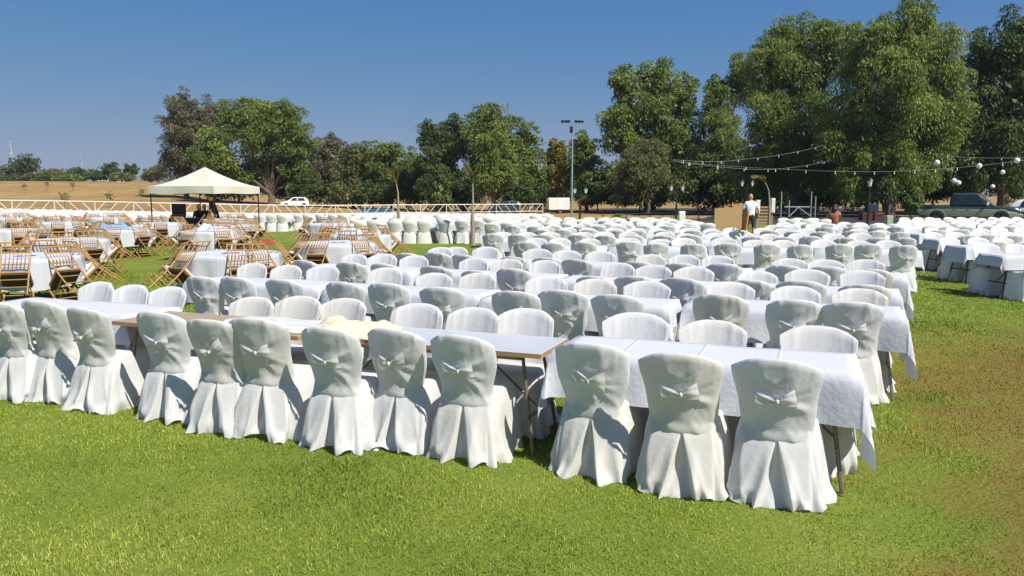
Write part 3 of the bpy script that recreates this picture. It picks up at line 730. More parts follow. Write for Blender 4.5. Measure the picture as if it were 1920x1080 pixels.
GD = {0: 'across the lawn from the front row', 1: 'behind the front row chairs', 2: 'beside the red crate', 3: 'just behind the one across the lawn', 4: 'carrying the grey cover bundle', 6: 'carrying the blue plastic wrap', 7: 'carrying the grey blue cloth heap'}
RTL = ['round table under white cloth with tipped golden chairs, across the lawn from front row',
       'round table under white cloth ringed by tipped golden chairs, behind the front row chairs',
       'round table under white cloth beside the red crate, golden chairs tipped against it']
gr_ = random.Random(11)
for i, (x, y, n) in enumerate(GTP):
    z = GZ(x, y); rz = gr_.random()*PI
    near = i < 5
    t = tag(empty('round_table', (x, y, z), rz), RTL[i] if i < 3 else ('round table under white cloth, '+GD[i] if i in GD else 'round table under white cloth among the golden chairs before the canopy'), 'table', 'round tables')
    link('tabletop', RTOP, t)
    for me in RLEG: link('folding_leg', me, t)
    tag(link('round_tablecloth', RC[i % 3], None, (x, y, z), gr_.random()*6), ('white round tablecloth '+('with golden chairs tipped on it, across the lawn from the front row', 'ringed by golden chairs behind the front row', 'on the table beside the red crate')[i]) if i < 3 else ('white cloth of the round table '+GD[i] if i in GD else 'white round tablecloth among the golden chairs before the canopy'), 'tablecloth', 'round tablecloths')
    a0 = gr_.random()*6 if i > 2 else (-PI/2+.3, -PI/2+.15, -PI/2-.1)[i]
    for k in range(n):
        a = a0+2*PI*k/n+gr_.gauss(0, .11); th = math.radians(46+gr_.gauss(0, 3)); R_ = RR+.245+.009*(math.degrees(th)-46)+gr_.gauss(0, .008)
        cx, cy = x+math.cos(a)*R_, y+math.sin(a)*R_; yaw = a+PI/2
        lab = ('golden spindle chair tipped against the round table '+('across the lawn from the front row', 'behind the front row chairs', 'beside the red crate')[i]) if i < 3 else ('golden spindle chair tipped against the round table '+GD[i] if i in GD else 'golden spindle chair tipped against a round table before the canopy')
        if near:
            e = empty('golden_chair', (cx, cy, GZ(cx, cy)), yaw+gr_.gauss(0, .05), -th)
            for nm, me in GM: link(nm, me, e)
        else:
            e = link('golden_chair', GJ, None, (cx, cy, GZ(cx, cy)), yaw); e.rotation_euler = (-th, 0, yaw+gr_.gauss(0, .05))
        tag(e, lab, 'chair', ('golden chairs at the '+('table across the lawn', 'table behind the front row', 'table beside the red crate')[i]) if i < 3 else ('golden chairs at the table '+GD[i] if i in GD else 'golden chairs before the canopy'))
x, y, _ = GTP[6]; bundle('blue_wrap', x-.15, y-.1, .762, .42, .3, .22, M['blue_cloth'], 5, 'blue plastic wrap heaped on a round table', 'plastic wrap', .4)
bundle('grey_bundle', x+.45, y+.15, .762, .3, .26, .2, M['greyblue'], 15, 'grey cloth bundle beside the blue wrap on a round table', 'cloth', .9)
x, y, _ = GTP[7]; bundle('grey_cloth_heap', x, y, .762, .5, .34, .2, M['greyblue'], 6, 'grey blue cloth heap on a round table before the canopy', 'cloth', .1)
x, y, _ = GTP[4]; bundle('grey_cover_bundle', x-.2, y+.1, .762, .3, .25, .25, M['greyblue'], 8, 'grey cover bundle on the round table behind the red crate', 'cloth', .7)
x, y, _ = GTP[10]; t = tag(empty('dried_plant', (x-.5, y-1.55, 0)), 'bushy dried brown plant in a pot among the golden chairs', 'dried plant')
q = MB(); q.lathe([(.10, 0), (.13, .02), (.16, .22), (.15, .24)], n=12); q.build('pot', M['palebark'], t, True)
DRIED = (x-.1, y, t)
def crate(x, y, z, rz, mat, label, d=(.5, .35, .16)):
    t = tag(empty('crate', (x, y, z), rz), label, 'crate'); a, b, c = d
    q = MB(); q.box((0, 0, .012), (a, b, .02)); q.build('base', mat, t)
    for s in (-1, 1):
        q = MB(); q.box((0, s*(b/2-.008), .055), (a, .014, .05)); q.box((0, s*(b/2-.008), c-.02), (a, .014, .04))
        for k in range(5): q.box((-a/2+.03+k*(a-.06)/4, s*(b/2-.008), c/2), (.03, .012, c-.04))
        q.build('side', mat, t); q = MB(); q.box((s*(a/2-.008), 0, .055), (.013, b-.03, .05)); q.box((s*(a/2-.008), 0, c-.02), (.013, b-.03, .04)); q.build('end', mat, t)
x, y = at(503, 458); crate(x, y, GZ(x, y), .2, M['red'], 'red plastic crate on the grass between the golden chair tables')
# ------------------------------------------------------------------ canopy tent and equipment
TY = 32.0; tc = atY(388, 400, TY); TX = tc.x; tz = GZ(TX, TY)
tent = tag(empty('canopy_tent', (TX, TY, tz), PI/4+.50), 'cream pop-up canopy tent with black legs behind the golden chairs', 'tent')
hw = 1.5
N = 16
for k in range(4):
    q = MB(); V = []; R4 = Matrix.Rotation(k*PI/2, 4, 'Z')
    for i in range(13):
        r_ = max(i/12, .004)
        for j in range(13):
            sg = -1+j/6; V.append(R4 @ Vector((sg*r_*(hw+.02), -r_*(hw+.02), 2.06+.80*(1-r_)**1.45-.045*(1-sg*sg)*math.sin(PI*r_)+.01*math.sin(5*sg+k)*r_*(1-r_))))
    q.add(V, [(i*13+j, (i+1)*13+j, (i+1)*13+j+1, i*13+j+1) for i in range(12) for j in range(12)]); q.build('canopy_panel', M['canopy'], tent, 'all')
for k in range(4):
    q = MB(); V = []
    for i in range(N+1):
        u = -1+2*i/N
        for t_ in range(4):
            V.append((u*(hw+.02), -(hw+.025)-.02*math.sin(3*PI*(u+1)/2)*t_/3, 2.058-.29*t_/3-.015*math.sin(4*u+k)*t_/3))
    q.add(V, [(i*4+t_, (i+1)*4+t_, (i+1)*4+t_+1, i*4+t_+1) for i in range(N) for t_ in range(3)])
    o = q.build('valance', M['canopy'], tent, 'all'); o.rotation_euler = (0, 0, k*PI/2)
for sx in (-1, 1):
    for sy in (-1, 1):
        q = MB(); q.box((sx*(hw-.03), sy*(hw-.03), 1.02), (.035, .035, 2.04)); q.box((sx*(hw-.03), sy*(hw-.03), .006), (.12, .12, .012)); q.build('tent_leg', M['black_metal'], tent)
q = MB()
for k in range(4):
    c_, s_ = math.cos(k*PI/2), math.sin(k*PI/2)
    for (a, b), (c2, d2) in ((((-1, 2.0), (0, 1.72))), ((0, 1.72), (1, 2.0)), ((-1, 1.72), (0, 2.0)), ((0, 2.0), (1, 1.72))):
        p = [(a*(hw-.04)*c_+(hw-.03)*s_, a*(hw-.04)*s_-(hw-.03)*c_, b), (c2*(hw-.04)*c_+(hw-.03)*s_, c2*(hw-.04)*s_-(hw-.03)*c_, d2)]; q.tube(*p, .011, n=5)
q.build('scissor_frame', M['black_metal'], tent, True)
def tent_pt(px, dy=0): p = atY(px, 420, TY+dy); return p.x, TY+dy, GZ(p.x, TY+dy)
x, y, z = tent_pt(378, -.3)
t = tag(empty('equipment_table', (x-.25, y, z), .1), 'black covered equipment table under the cream canopy', 'table')
q = MB(); q.box((0, 0, .76), (1.9, .7, .03), bev=.006); q.build('tabletop', M['black'], t)
q = MB()
for sx in (-1, 1):
    for sy in (-1, 1): q = MB(); q.box((sx*.88, sy*.3, .372), (.04, .04, .744)); q.build('leg', M['black'], t)
q = MB(); q.box((0, -.352, .45), (1.88, .008, .6)); q.build('front_cloth', M['black'], t)
l = tag(empty('mixing_desk_case', (x-.95, y, z+.777), .25), 'open black equipment case with upright lid on the table under the canopy', 'case')
q = MB(); q.box((0, 0, .06), (.55, .42, .12), bev=.01); q.build('case_base', M['black'], l); q = MB(); q.box((0, .24, .36), (.55, .05, .50), bev=.01); o = q.build('case_lid', M['black'], l); o.rotation_euler = (-.12, 0, 0)
q = MB()
for k in range(6):
    for r_ in range(3): q.tube((-.2+k*.08, -.12+r_*.1, .12), (-.2+k*.08, -.12+r_*.1, .14), .012, n=6)
q.build('knobs', M['galv'], l, True)
# ------------------------------------------------------------------ people
def person(name, loc, yaw, J, label, cloth_rule, mats, hair=None, scale=1.0, group=None, face=0.0):
    """J: joint dict name->(x,y,z,r); one skinned continuous body; facing +Y"""
    E_ = [('pel', 'bel'), ('bel', 'che'), ('che', 'nek'), ('nek', 'hd0'), ('hd0', 'hd1'),
          ('che', 'ls'), ('ls', 'le'), ('le', 'lw'), ('lw', 'lh'), ('che', 'rs'), ('rs', 're'), ('re', 'rw'), ('rw', 'rh'),
          ('pel', 'lp'), ('lp', 'lk'), ('lk', 'la'), ('la', 'lt'), ('pel', 'rp'), ('rp', 'rk'), ('rk', 'ra'), ('ra', 'rt')]
    # short fingers
    J = dict(J); ex = []
    for s in 'lr':
        h = Vector(J[s+'h'][:3]); w = Vector(J[s+'w'][:3]); d = (h-w).normalized(); side = d.cross(Vector((0, 1, .2))).normalized(); up = side.cross(d)
        for k in range(4):
            n_ = f'{s}f{k}'; b = h+side*(k-1.5)*.02+d*.03; e = b+d*(.05+.012*(1.5-abs(k-1.3)))+up*.015
            J[n_] = (*b, .010); J[n_+'e'] = (*e, .008); ex += [(s+'h', n_), (n_, n_+'e')]
        b = w+d*.03-side*.035; J[s+'th'] = (*b, .012); J[s+'the'] = (*(b+d*.045-side*.015), .009); ex += [(s+'w', s+'th'), (s+'th', s+'the')]
    names = list(J); idx = {n: i for i, n in enumerate(names)}
    me = bpy.data.meshes.new(name); me.from_pydata([J[n][:3] for n in names], [(idx[a], idx[b]) for a, b in E_+ex], [])
    ob = bpy.data.objects.new(name, me); COL.objects.link(ob)
    ob.modifiers.new('skin', 'SKIN'); sv = me.skin_vertices[0].data
    for n in names:
        r = J[n][3]; sv[idx[n]].radius = (r, r) if n not in ('bel', 'che', 'pel') else (r*1.25, r*.85); sv[idx[n]].use_root = (n == 'pel')
    ss = ob.modifiers.new('sub', 'SUBSURF'); ss.levels = 1; ss.render_levels = 1
    dg = bpy.context.evaluated_depsgraph_get(); dg.update(); ev = ob.evaluated_get(dg); m2 = bpy.data.meshes.new_from_object(ev); m2.name = name
    bpy.data.objects.remove(ob)
    # head as part of the same mesh
    h0, h1 = Vector(J['hd0'][:3]), Vector(J['hd1'][:3]); hc = (h0+h1)/2; up = (h1-h0).normalized()
    bm = bmesh.new(); bm.from_mesh(m2)
    R = Matrix.Translation(hc) @ Vector((0, 0, 1)).rotation_difference(up).to_matrix().to_4x4() @ Matrix.Rotation(face, 4, 'Z')
    hb = bmesh.ops.create_uvsphere(bm, u_segments=14, v_segments=10, radius=1, matrix=R @ Matrix.Diagonal((.076, .095, .118, 1)))
    bmesh.ops.create_cone(bm, segments=5, radius1=.016, radius2=.004, depth=.035, cap_ends=True, matrix=R @ Matrix.Translation((0, .100, -.005)) @ Matrix.Rotation(-PI/2, 4, 'X'))
    for s in (-1, 1): bmesh.ops.create_uvsphere(bm, u_segments=6, v_segments=5, radius=1, matrix=R @ Matrix.Translation((s*.078, -.005, -.005)) @ Matrix.Diagonal((.010, .02, .03, 1)))
    bm.to_mesh(m2); bm.free()
    m2.materials.clear()
    for m in mats: m2.materials.append(m)
    cs = np.empty(len(m2.polygons)*3); m2.polygons.foreach_get('center', cs); cs = cs.reshape(-1, 3)
    m2.polygons.foreach_set('material_index', np.array([cloth_rule(Vector(c), J) for c in cs], np.int32)); m2.polygons.foreach_set('use_smooth', [True]*len(m2.polygons)); m2.update()
    o = link(name, m2, None, loc, yaw); o.scale = (scale,)*3; tag(o, label, 'person', group)
    if hair:
        q = MB(); bmh = bmesh.new(); bmesh.ops.create_uvsphere(bmh, u_segments=16, v_segments=12, radius=1, matrix=R @ Matrix.Translation((0, -.012, .012)) @ Matrix.Diagonal((.083, .098, .118, 1)))
        Ri = R.inverted(); bmesh.ops.delete(bmh, geom=[v for v in bmh.verts if (lambda p: p.y > .035 and p.z < .07 or p.z < (-.03 if hair == 'short' else -.06))(Ri @ v.co)], context='VERTS')
        if hair == 'long':
            for k in range(9):
                a = PI*(1.05+.9*k/8); p0 = R @ Vector((.075*math.cos(a), .085*math.sin(a), .03)); pts = [p0, p0+Vector((.01*math.cos(a), .02*math.sin(a), -.15)), p0+Vector((.0, -.01, -.33)), p0+Vector((.02*math.cos(k), -.02, -.46))]
                qq = MB(); qq.path(pts, [.028, .034, .03, .008], 6); vs = [bmh.verts.new(v) for v in qq.v]
                for f in qq.f: bmh.faces.new([vs[i] for i in f])
        hm = bpy.data.meshes.new('hair'); bmh.to_mesh(hm); bmh.free(); hm.materials.append(M['hair']); hm.polygons.foreach_set('use_smooth', [True]*len(hm.polygons)); link('hair', hm, o)
    return o
def standing(lean=0.0, la=None, ra=None, step=.08):
    J = dict(pel=(0, 0, .95, .135), bel=(0, .01+lean*.12, 1.10, .13), che=(0, lean*.34, 1.34, .15), nek=(0, lean*.50, 1.49, .06), hd0=(0, lean*.55+.015, 1.54, .055), hd1=(0, lean*.66+.02, 1.73, .05),
             lp=(-.09, 0, .88, .095), lk=(-.10, .02+step, .49, .062), la=(-.10, step-.02, .08, .042), lt=(-.11, step+.14, .03, .035),
             rp=(.09, 0, .88, .095), rk=(.10, .02-step, .49, .062), ra=(.10, -step-.03, .08, .042), rt=(.115, -step+.13, .03, .035))
    ly = lean*.42
    for s, nm, arm in ((-1, 'l', la), (1, 'r', ra)):
        J[nm+'s'] = (s*.185, ly, 1.42, .06)
        e, w, h = arm or ((s*.25, ly-.02, 1.14), (s*.26, ly+.08, .90), (s*.26, ly+.10, .82))
        J[nm+'e'] = (*e, .043); J[nm+'w'] = (*w, .03); J[nm+'h'] = (*h, .034)
    return J
def sitting(lean=.1, la=None, ra=None):
    J = dict(pel=(0, 0, .55, .14), bel=(0, .02, .70, .13), che=(0, .02+lean*.3, .93, .15), nek=(0, .02+lean*.45, 1.08, .058), hd0=(0, .03+lean*.5, 1.13, .052), hd1=(0, .04+lean*.6, 1.31, .05),
             lp=(-.1, .06, .52, .1), lk=(-.12, .46, .52, .068), la=(-.12, .44, .08, .045), lt=(-.13, .60, .03, .036), rp=(.1, .06, .52, .1), rk=(.12, .46, .52, .068), ra=(.12, .42, .08, .045), rt=(.13, .58, .03, .036))
    for s, nm, arm in ((-1, 'l', la), (1, 'r', ra)):
        J[nm+'s'] = (s*.18, .02+lean*.3, 1.0, .058); e, w, h = arm or ((s*.24, .05, .76), (s*.2, .30, .72), (s*.18, .38, .74))
        J[nm+'e'] = (*e, .042); J[nm+'w'] = (*w, .03); J[nm+'h'] = (*h, .033)
    return J
def dress(top, waist, sleeve_low, leg_low):
    """0 skin, 1 shirt, 2 trousers"""
    def rule(c, J):
        arm = abs(c.x) > .20 and c.z < J['ls'][2]+.1
        if c.z > J['nek'][2]-.01: return 0
        if arm: return 1 if c.z > sleeve_low else 0
        if c.z > waist: return 1
        return 2 if c.z > leg_low else 0
    return rule
DARK = [M['skin'], M['dark_shirt'], M['navy']]
x, y, z = tent_pt(407, .1)
person('person', (x, y, z), -1.5+PI, standing(.45, ra=((.27, .12, 1.16), (.26, .30, .98), (.25, .37, .93))), 'person in dark clothes standing bent forward under the cream canopy', dress(1, .95, 1.15, .1), DARK, 'short')
for px, dy, lab in ((375, .35, 'person in dark shirt seated beside the open case under the canopy'), (386, .55, 'person in dark shirt seated next to the standing person under the canopy')):
    x, y, z = tent_pt(px, dy); o = person('person', (x, y, z), PI+.2, sitting(.2), lab, dress(1, .62, .85, .1), DARK, 'short')
    st = tag(empty('stool', (x, y, z), .3), 'black stool under the '+('person beside the open case' if px == 375 else 'person next to the standing one'), 'stool')
    q = MB(); q.lathe([(.02, .39), (.17, .39), (.18, .41), (.17, .425), (.02, .43)], n=14); q.build('seat', M['black'], st, True)
    for k in range(4):
        q = MB(); a = k*PI/2; q.tube((.11*math.cos(a), .11*math.sin(a), .40), (.17*math.cos(a), .17*math.sin(a), 0), .013, n=5); q.build('leg', M['black_metal'], st, True)
mp = atY(1406, 440, 28.8); mz = GZ(mp.x, 28.8)
person('person', (mp.x, 28.8, mz), .1, standing(.05, la=((-.30, .05, 1.15), (-.30, .22, .98), (-.30, .30, .98)), ra=((.30, .02, 1.16), (.33, .10, .95), (.33, .14, .87))), 'person in white shirt and navy shorts standing beside the brown board', dress(1, .98, 1.22, .5), [M['skin'], M['shirt_w'], M['navy']], None)
wp = atY(1563, 430, 30.5); wz = GZ(wp.x, 30.5)
person('person', (wp.x, 30.5, wz), -.5, sitting(.12, la=((-.28, .1, .80), (-.16, .28, .92), (-.10, .30, 1.00))), 'person with long dark hair seated among the white chairs', dress(1, .62, 1.2, .9), [M['skin'], M['terracotta'], M['skin']], 'long', face=-.5)
st = tag(empty('plastic_stool', (wp.x, 30.5, wz), -.5), 'white plastic stool under the person with long dark hair', 'stool')
q = MB(); q.box((0, .02, .405), (.44, .42, .03), bev=.012); q.build('seat', M['white_box'], st, True)
for sx in (-1, 1):
    for sy in (-1, 1):
        q = MB(); q.tube((sx*.18, .02+sy*.17, .395), (sx*.21, .02+sy*.2, 0), .02, .016, 6); q.build('leg', M['white_box'], st, True)
# brown board and orange plank beside the man
bp = atY(1364, 440, 28.5); bz = GZ(bp.x, 28.5)
b = tag(empty('brown_board', (bp.x, 28.5, bz), .0), 'large square brown board standing beside the person in navy shorts', 'board')
q = MB(); q.box((0, 0, .66), (1.02, .05, 1.12), bev=.004); q.build('panel', M['card'], b)
for s in (-1, 1):
    q = MB(); q.box((s*.46, .09, .35), (.05, .05, .7)); q.box((s*.46, .16, .02), (.05, .36, .04)); q.build('stand', M['pallet'], b)
q = MB(); q.box((.03, 0, .55), (.05, .30, 1.1)); o = q.build('orange_plank', M['orange'], None, False, (*atY(1391, 440, 28.5).xy, bz)); tag(o, 'orange plank leaning between the brown board and the person in shorts', 'plank'); o.rotation_euler = (0, .12, .3)
# ------------------------------------------------------------------ white fence
fa = atY(-60, 390, 57); fb = atY(1055, 390, 82)
FA, FB = np.array([fa.x, 57.]), np.array([fb.x, 82.]); FL = np.linalg.norm(FB-FA); fd = (FB-FA)/FL; fr = math.atan2(fd[1], fd[0])
fence = tag(empty('white_fence', (FA[0], FA[1], 0), fr), 'white metal rail fence with slanting braces between the white chairs and dry field', 'fence')
def fz(s): p = FA+fd*s; return GZ(*p)
FH = 1.38; step = 2.75; ns = int(FL/step)
q = MB(); q.tube((0, 0, 0), (0, 0, FH), .035, n=6); PM = q.mesh('post', M['white_metal'], True)
q = MB(); q.tube((0, 0, .66), (.62, 0, FH-.02), .026, n=6); BM1 = q.mesh('brace', M['white_metal'], True)
q = MB(); q.tube((.62, 0, .66), (0, 0, FH-.02), .026, n=6); BM2 = q.mesh('brace', M['white_metal'], True)
for k in range(ns+1):
    s = k*step; link('post', PM, fence, (s, 0, fz(s)))
    if k < ns:
        for zz, r_ in ((FH, .04), (.64, .03)):
            q = MB(); q.tube((s, 0, fz(s)+zz), (s+step, 0, fz(s+step)+zz), r_, n=6); q.build('rail', M['white_metal'], fence, True)
        for j in range(3):
            ss_ = s+.12+j*.87; link('brace', BM1 if k % 2 else BM2, fence, (ss_, 0, fz(ss_+.3)))
# ------------------------------------------------------------------ trees
def leaves(P, D, Lr, Wr, tint, mat, name):
    """P centres, D long axis directions, one diamond leaf each"""
    n = len(P); rnd = RNG.normal(size=(n, 3)); D = D/np.linalg.norm(D, axis=1, keepdims=True)
    Wv = np.cross(D, rnd); Wv /= np.linalg.norm(Wv, axis=1, keepdims=True)+1e-9
    L = Lr*(.7+.6*RNG.random((n, 1))); w = Wr*(.7+.6*RNG.random((n, 1)))
    V = np.stack([P-D*L*.5, P+Wv*w*.5-D*L*.05, P+D*L*.5, P-Wv*w*.5-D*L*.05], 1).reshape(-1, 3)
    return npmesh(name, V, np.arange(4*n).reshape(n, 4), mat, False, {'tint': np.repeat(tint, 4)})
def tree(name, Y, lobes, label, mat, n, leaf=(.42, .15), droop=.6, trunk=None, seed=0, group=None, clump=1.0, barkm='bark', flat=.75, base=None):
    """lobes: photo ellipses (cx, cy, rx, ry) set at distance Y, each given real depth"""
    global RNG
    RNG = np.random.default_rng(seed); s = Y/F
    LB = []
    for k, (cx, cy, rx, ry) in enumerate(lobes):
        c = atY(cx, cy, Y); dep = RNG.normal(0, .35)*rx*s if k else 0
        LB.append((np.array([c.x, Y+dep, c.z]), np.array([rx*s, max(rx*s*.85, ry*s*.55), ry*s])))
    bx_ = base if base is not None else lobes[0][0]
    b0 = atY(bx_, 380, Y); bx0 = b0.x; z0 = GZ(bx0, Y)
    t = tag(empty(name, (bx0, Y, z0)), label, 'tree' if 'bush' not in name and 'shrub' not in name and 'hedge' not in name else 'bush', group); org = np.array([bx0, Y, z0])
    area = np.array([l[1][0]*l[1][2] for l in LB]); Ps, Ds, Ts = [], [], []
    for (c, r), a in zip(LB, area):
        nl = int(n*a/area.sum()); rc0 = clump*min(1.5, .26*r.min()+.3)
        nc = max(6, int(1.9*(r[0]*r[2]+r[0]*r[1])/(rc0*rc0))); nc = min(nc, 160)
        dirs = RNG.normal(size=(nc, 3)); dirs /= np.linalg.norm(dirs, axis=1, keepdims=True)
        rad = np.where(RNG.random(nc) < .75, .66+.42*RNG.random(nc), .25+.45*RNG.random(nc))[:, None]
        cc = c+dirs*r*rad*.93; rc = rc0*(.65+.6*RNG.random(nc)); ct = RNG.normal(0, .22, nc)
        ci = RNG.choice(nc, nl, p=rc**2/np.sum(rc**2)); dd = RNG.normal(size=(nl, 3)); dd /= np.linalg.norm(dd, axis=1, keepdims=True)
        dd[:, 2] = np.where(RNG.random(nl) < .35, np.abs(dd[:, 2]), dd[:, 2])
        rr_ = (RNG.random(nl)**.33)[:, None]; p = cc[ci]+dd*rr_*rc[ci][:, None]*np.array([1, 1, flat+.0])
        hang = RNG.random(nl)**2*droop*rc[ci]*1.1*(dd[:, 2] < .2); p[:, 2] -= hang
        D = dd*.8+RNG.normal(0, .45, (nl, 3))+np.array([0, 0, -1.3*droop]); Ps.append(p); Ds.append(D)
        Ts.append(np.clip(.5+ct[ci]+RNG.normal(0, .13, nl), 0, 1))
    core = []
    for (c, r) in LB:
        k = int(220*min(4, max(.3, r[0]*r[2]/12))); dd = RNG.normal(size=(k, 3)); dd /= np.linalg.norm(dd, axis=1, keepdims=True); core.append(c+dd*r*(RNG.random((k, 1))**.4*.62))
    core = np.concatenate(core)-org; core[:, 2] = np.maximum(core[:, 2], .3)
    link('shade_tinted_inner_foliage', leaves(core, RNG.normal(size=core.shape), leaf[0]*2.2, leaf[0]*1.2, RNG.random(len(core))*.3, mat, 'shade_tinted_inner_foliage'), t)  # inner leaves block light and are tinted darker to paint shade into the gaps
    P = np.concatenate(Ps)-org; P[:, 2] = np.maximum(P[:, 2], .1)
    link('crown', leaves(P, np.concatenate(Ds), leaf[0], leaf[1], np.concatenate(Ts), mat, 'crown'), t)
    # trunk and limbs
    top = max(LB, key=lambda l: l[0][2]); H = top[0][2]+top[1][2]-z0
    tr = trunk or H*.022; q = MB(); zf = max(.6, min(l[0][2]-l[1][2] for l in LB)-z0+.5); zf = min(zf, .35*H)
    q.path([(0, 0, -.1), (.02*H*RNG.normal()*.3, 0, zf*.5), (0, 0, zf)], [tr*1.35, tr, tr*.85], 9); tk = q.build('trunk', M[barkm], t, True)
    for (c, r) in LB:
        e = c-org; q = MB(); m_ = Vector((e[0]*.45+RNG.normal()*.2, e[1]*.45, zf+(e[2]-zf)*.5)); e1 = Vector(e)+Vector((0, 0, r[2]*.2))
        q.path([(0, 0, zf-.15), m_, e1], [tr*.6, tr*.4, tr*.12], 6)
        for k in range(5):
            a = Vector(RNG.normal(size=3)); a.z = abs(a.z)*.6; a.normalize(); q.path([m_.lerp(e1, .3+.14*k), Vector(e)+Vector((a.x*r[0]*.75, a.y*r[1]*.75, a.z*r[2]*.7))], [tr*.2, tr*.05], 5)
        q.build('limb', M[barkm], t, True)
    return t
n = 700; P = RNG.normal(size=(n, 3))*np.array([.20, .20, .16])+np.array([0, 0, .46]); P[:, 2] = np.maximum(P[:, 2], .22); link('foliage', leaves(P, P-np.array([0, 0, .1])+RNG.normal(0, .15, (n, 3)), .14, .045, RNG.random(n), LM['brown'], 'foliage'), DRIED[2])
G = 'trees along the far side of the lawn'
tree('grey_tree', 135, [(350, 260, 48, 75), (335, 205, 32, 40), (385, 225, 38, 45), (330, 300, 42, 45), (400, 300, 40, 50)], 'grey-green feathery tree at the left end of the tree line beside the canopy', LM['grey'], 26000, (.55, .13), .15, seed=1, clump=.8)
tree('broad_tree', 128, [(490, 250, 70, 60), (440, 225, 45, 38), (530, 225, 42, 40), (560, 275, 35, 48), (420, 290, 45, 50), (490, 315, 75, 38), (470, 200, 28, 18), (435, 335, 50, 32), (560, 330, 42, 38)], 'broad green tree with thick trunk behind the white car', LM['green'], 38000, (.5, .18), .35, trunk=.55, seed=2, base=508)
tree('grey_brown_tree', 132, [(615, 305, 34, 55), (620, 275, 25, 26), (590, 335, 30, 35)], 'slim grey-brown tree right of the broad tree behind the white car', LM['grey'], 12000, (.5, .14), .2, seed=3)
tree('olive_tree', 124, [(662, 325, 38, 50), (675, 290, 26, 24), (650, 350, 30, 30)], 'small olive-green tree behind the blue container', LM['olive'], 13000, (.45, .15), .4, seed=4)
tree('round_tree', 122, [(735, 318, 36, 52), (735, 285, 24, 24), (718, 350, 26, 32), (757, 345, 24, 30)], 'small round green tree next to the gap of open sky', LM['green'], 13000, (.45, .15), .4, seed=5)
tree('dark_tree', 112, [(832, 290, 46, 55), (805, 255, 26, 30), (850, 245, 34, 30), (820, 345, 38, 40)], 'dark green tree between the two young palms', LM['dark'], 20000, (.42, .15), .45, seed=6)
tree('tall_dome_tree', 110, [(925, 265, 62, 60), (920, 222, 40, 30), (985, 280, 42, 55), (900, 300, 35, 60), (990, 335, 40, 45), (955, 330, 50, 45)], 'tall domed dark green tree behind the lighter pale-trunked tree', LM['green'], 30000, (.42, .15), .45, seed=7)
tree('light_tree', 101, [(922, 295, 38, 42), (925, 265, 28, 20), (915, 335, 32, 30), (950, 325, 22, 26)], 'lighter green tree with pale trunk in front of the domed tree', LM['pepper'], 16000, (.36, .13), .6, seed=8, barkm='palebark', base=925)
tree('yellow_tree', 118, [(1043, 310, 26, 40), (1045, 282, 18, 20), (1030, 345, 24, 26)], 'yellowing small tree behind the white trailer', LM['yellow'], 9000, (.42, .14), .4, seed=9)
tree('narrow_tree', 108, [(1100, 300, 28, 55), (1095, 268, 20, 22), (1110, 345, 32, 35)], 'narrow green tree right of the floodlight mast', LM['green'], 12000, (.4, .14), .4, seed=10)
tree('large_green_tree', 98, [(1215, 235, 75, 70), (1170, 165, 32, 40), (1235, 150, 48, 38), (1285, 190, 40, 50), (1160, 255, 40, 50), (1275, 275, 50, 60), (1190, 320, 60, 50), (1250, 330, 50, 45)], 'large bright green tree with forked top behind the lamp posts', LM['pepper'], 42000, (.42, .17), .4, trunk=.45, seed=11)
tree('bare_twig_tree', 90, [(1215, 300, 42, 50), (1180, 335, 42, 45), (1245, 345, 40, 38)], 'dull green bushy tree with bare grey twigs below the forked tree', LM['olive'], 15000, (.33, .11), .5, seed=12)
tree('back_tree', 96, [(1345, 215, 38, 60), (1350, 160, 26, 20), (1340, 290, 48, 70), (1395, 150, 30, 60)], 'dark green tree seen between the forked tree and the tall pepper trees', LM['green'], 22000, (.38, .11), .5, seed=13)
tree('pepper_tree', 76, [(1490, 145, 85, 95), (1500, 70, 62, 40), (1430, 130, 38, 50), (1560, 90, 45, 55), (1425, 250, 50, 75), (1500, 260, 70, 80), (1460, 320, 60, 40), (1545, 325, 46, 42), (1405, 325, 40, 44)], 'tall weeping pepper tree behind the person in white shirt', LM['green'], 68000, (.33, .095), .95, trunk=.5, seed=14)
tree('weeping_pepper_tree', 68, [(1680, 170, 105, 110), (1690, 50, 48, 48), (1630, 85, 52, 50), (1745, 85, 60, 62), (1765, 190, 52, 100), (1620, 230, 75, 85), (1720, 270, 80, 70), (1650, 310, 70, 50), (1735, 325, 30, 28), (1600, 340, 48, 34), (1755, 300, 40, 50)], 'tallest weeping pepper tree with bright hanging foliage beside the pickup truck', LM['pepper'], 105000, (.32, .085), 1.0, trunk=.42, seed=15, base=1668)
tree('shady_tree', 72, [(1880, 200, 75, 130), (1900, 75, 50, 55), (1838, 110, 28, 60), (1945, 150, 60, 120), (1860, 300, 60, 50), (1940, 300, 60, 50), (1815, 320, 50, 40), (1890, 335, 60, 30)], 'dark rusty-tipped tree shading the pickup truck', LM['dark'], 48000, (.36, .11), .8, trunk=.5, seed=16)
RNG = np.random.default_rng(99)
tree('deep_shade_tree', 84, [(1800, 250, 75, 100), (1870, 260, 90, 100), (1580, 260, 80, 90), (1960, 260, 90, 120)], 'dark tree standing in shade behind the pepper trees and pickup', LM['dark'], 26000, (.42, .16), .5, seed=17)
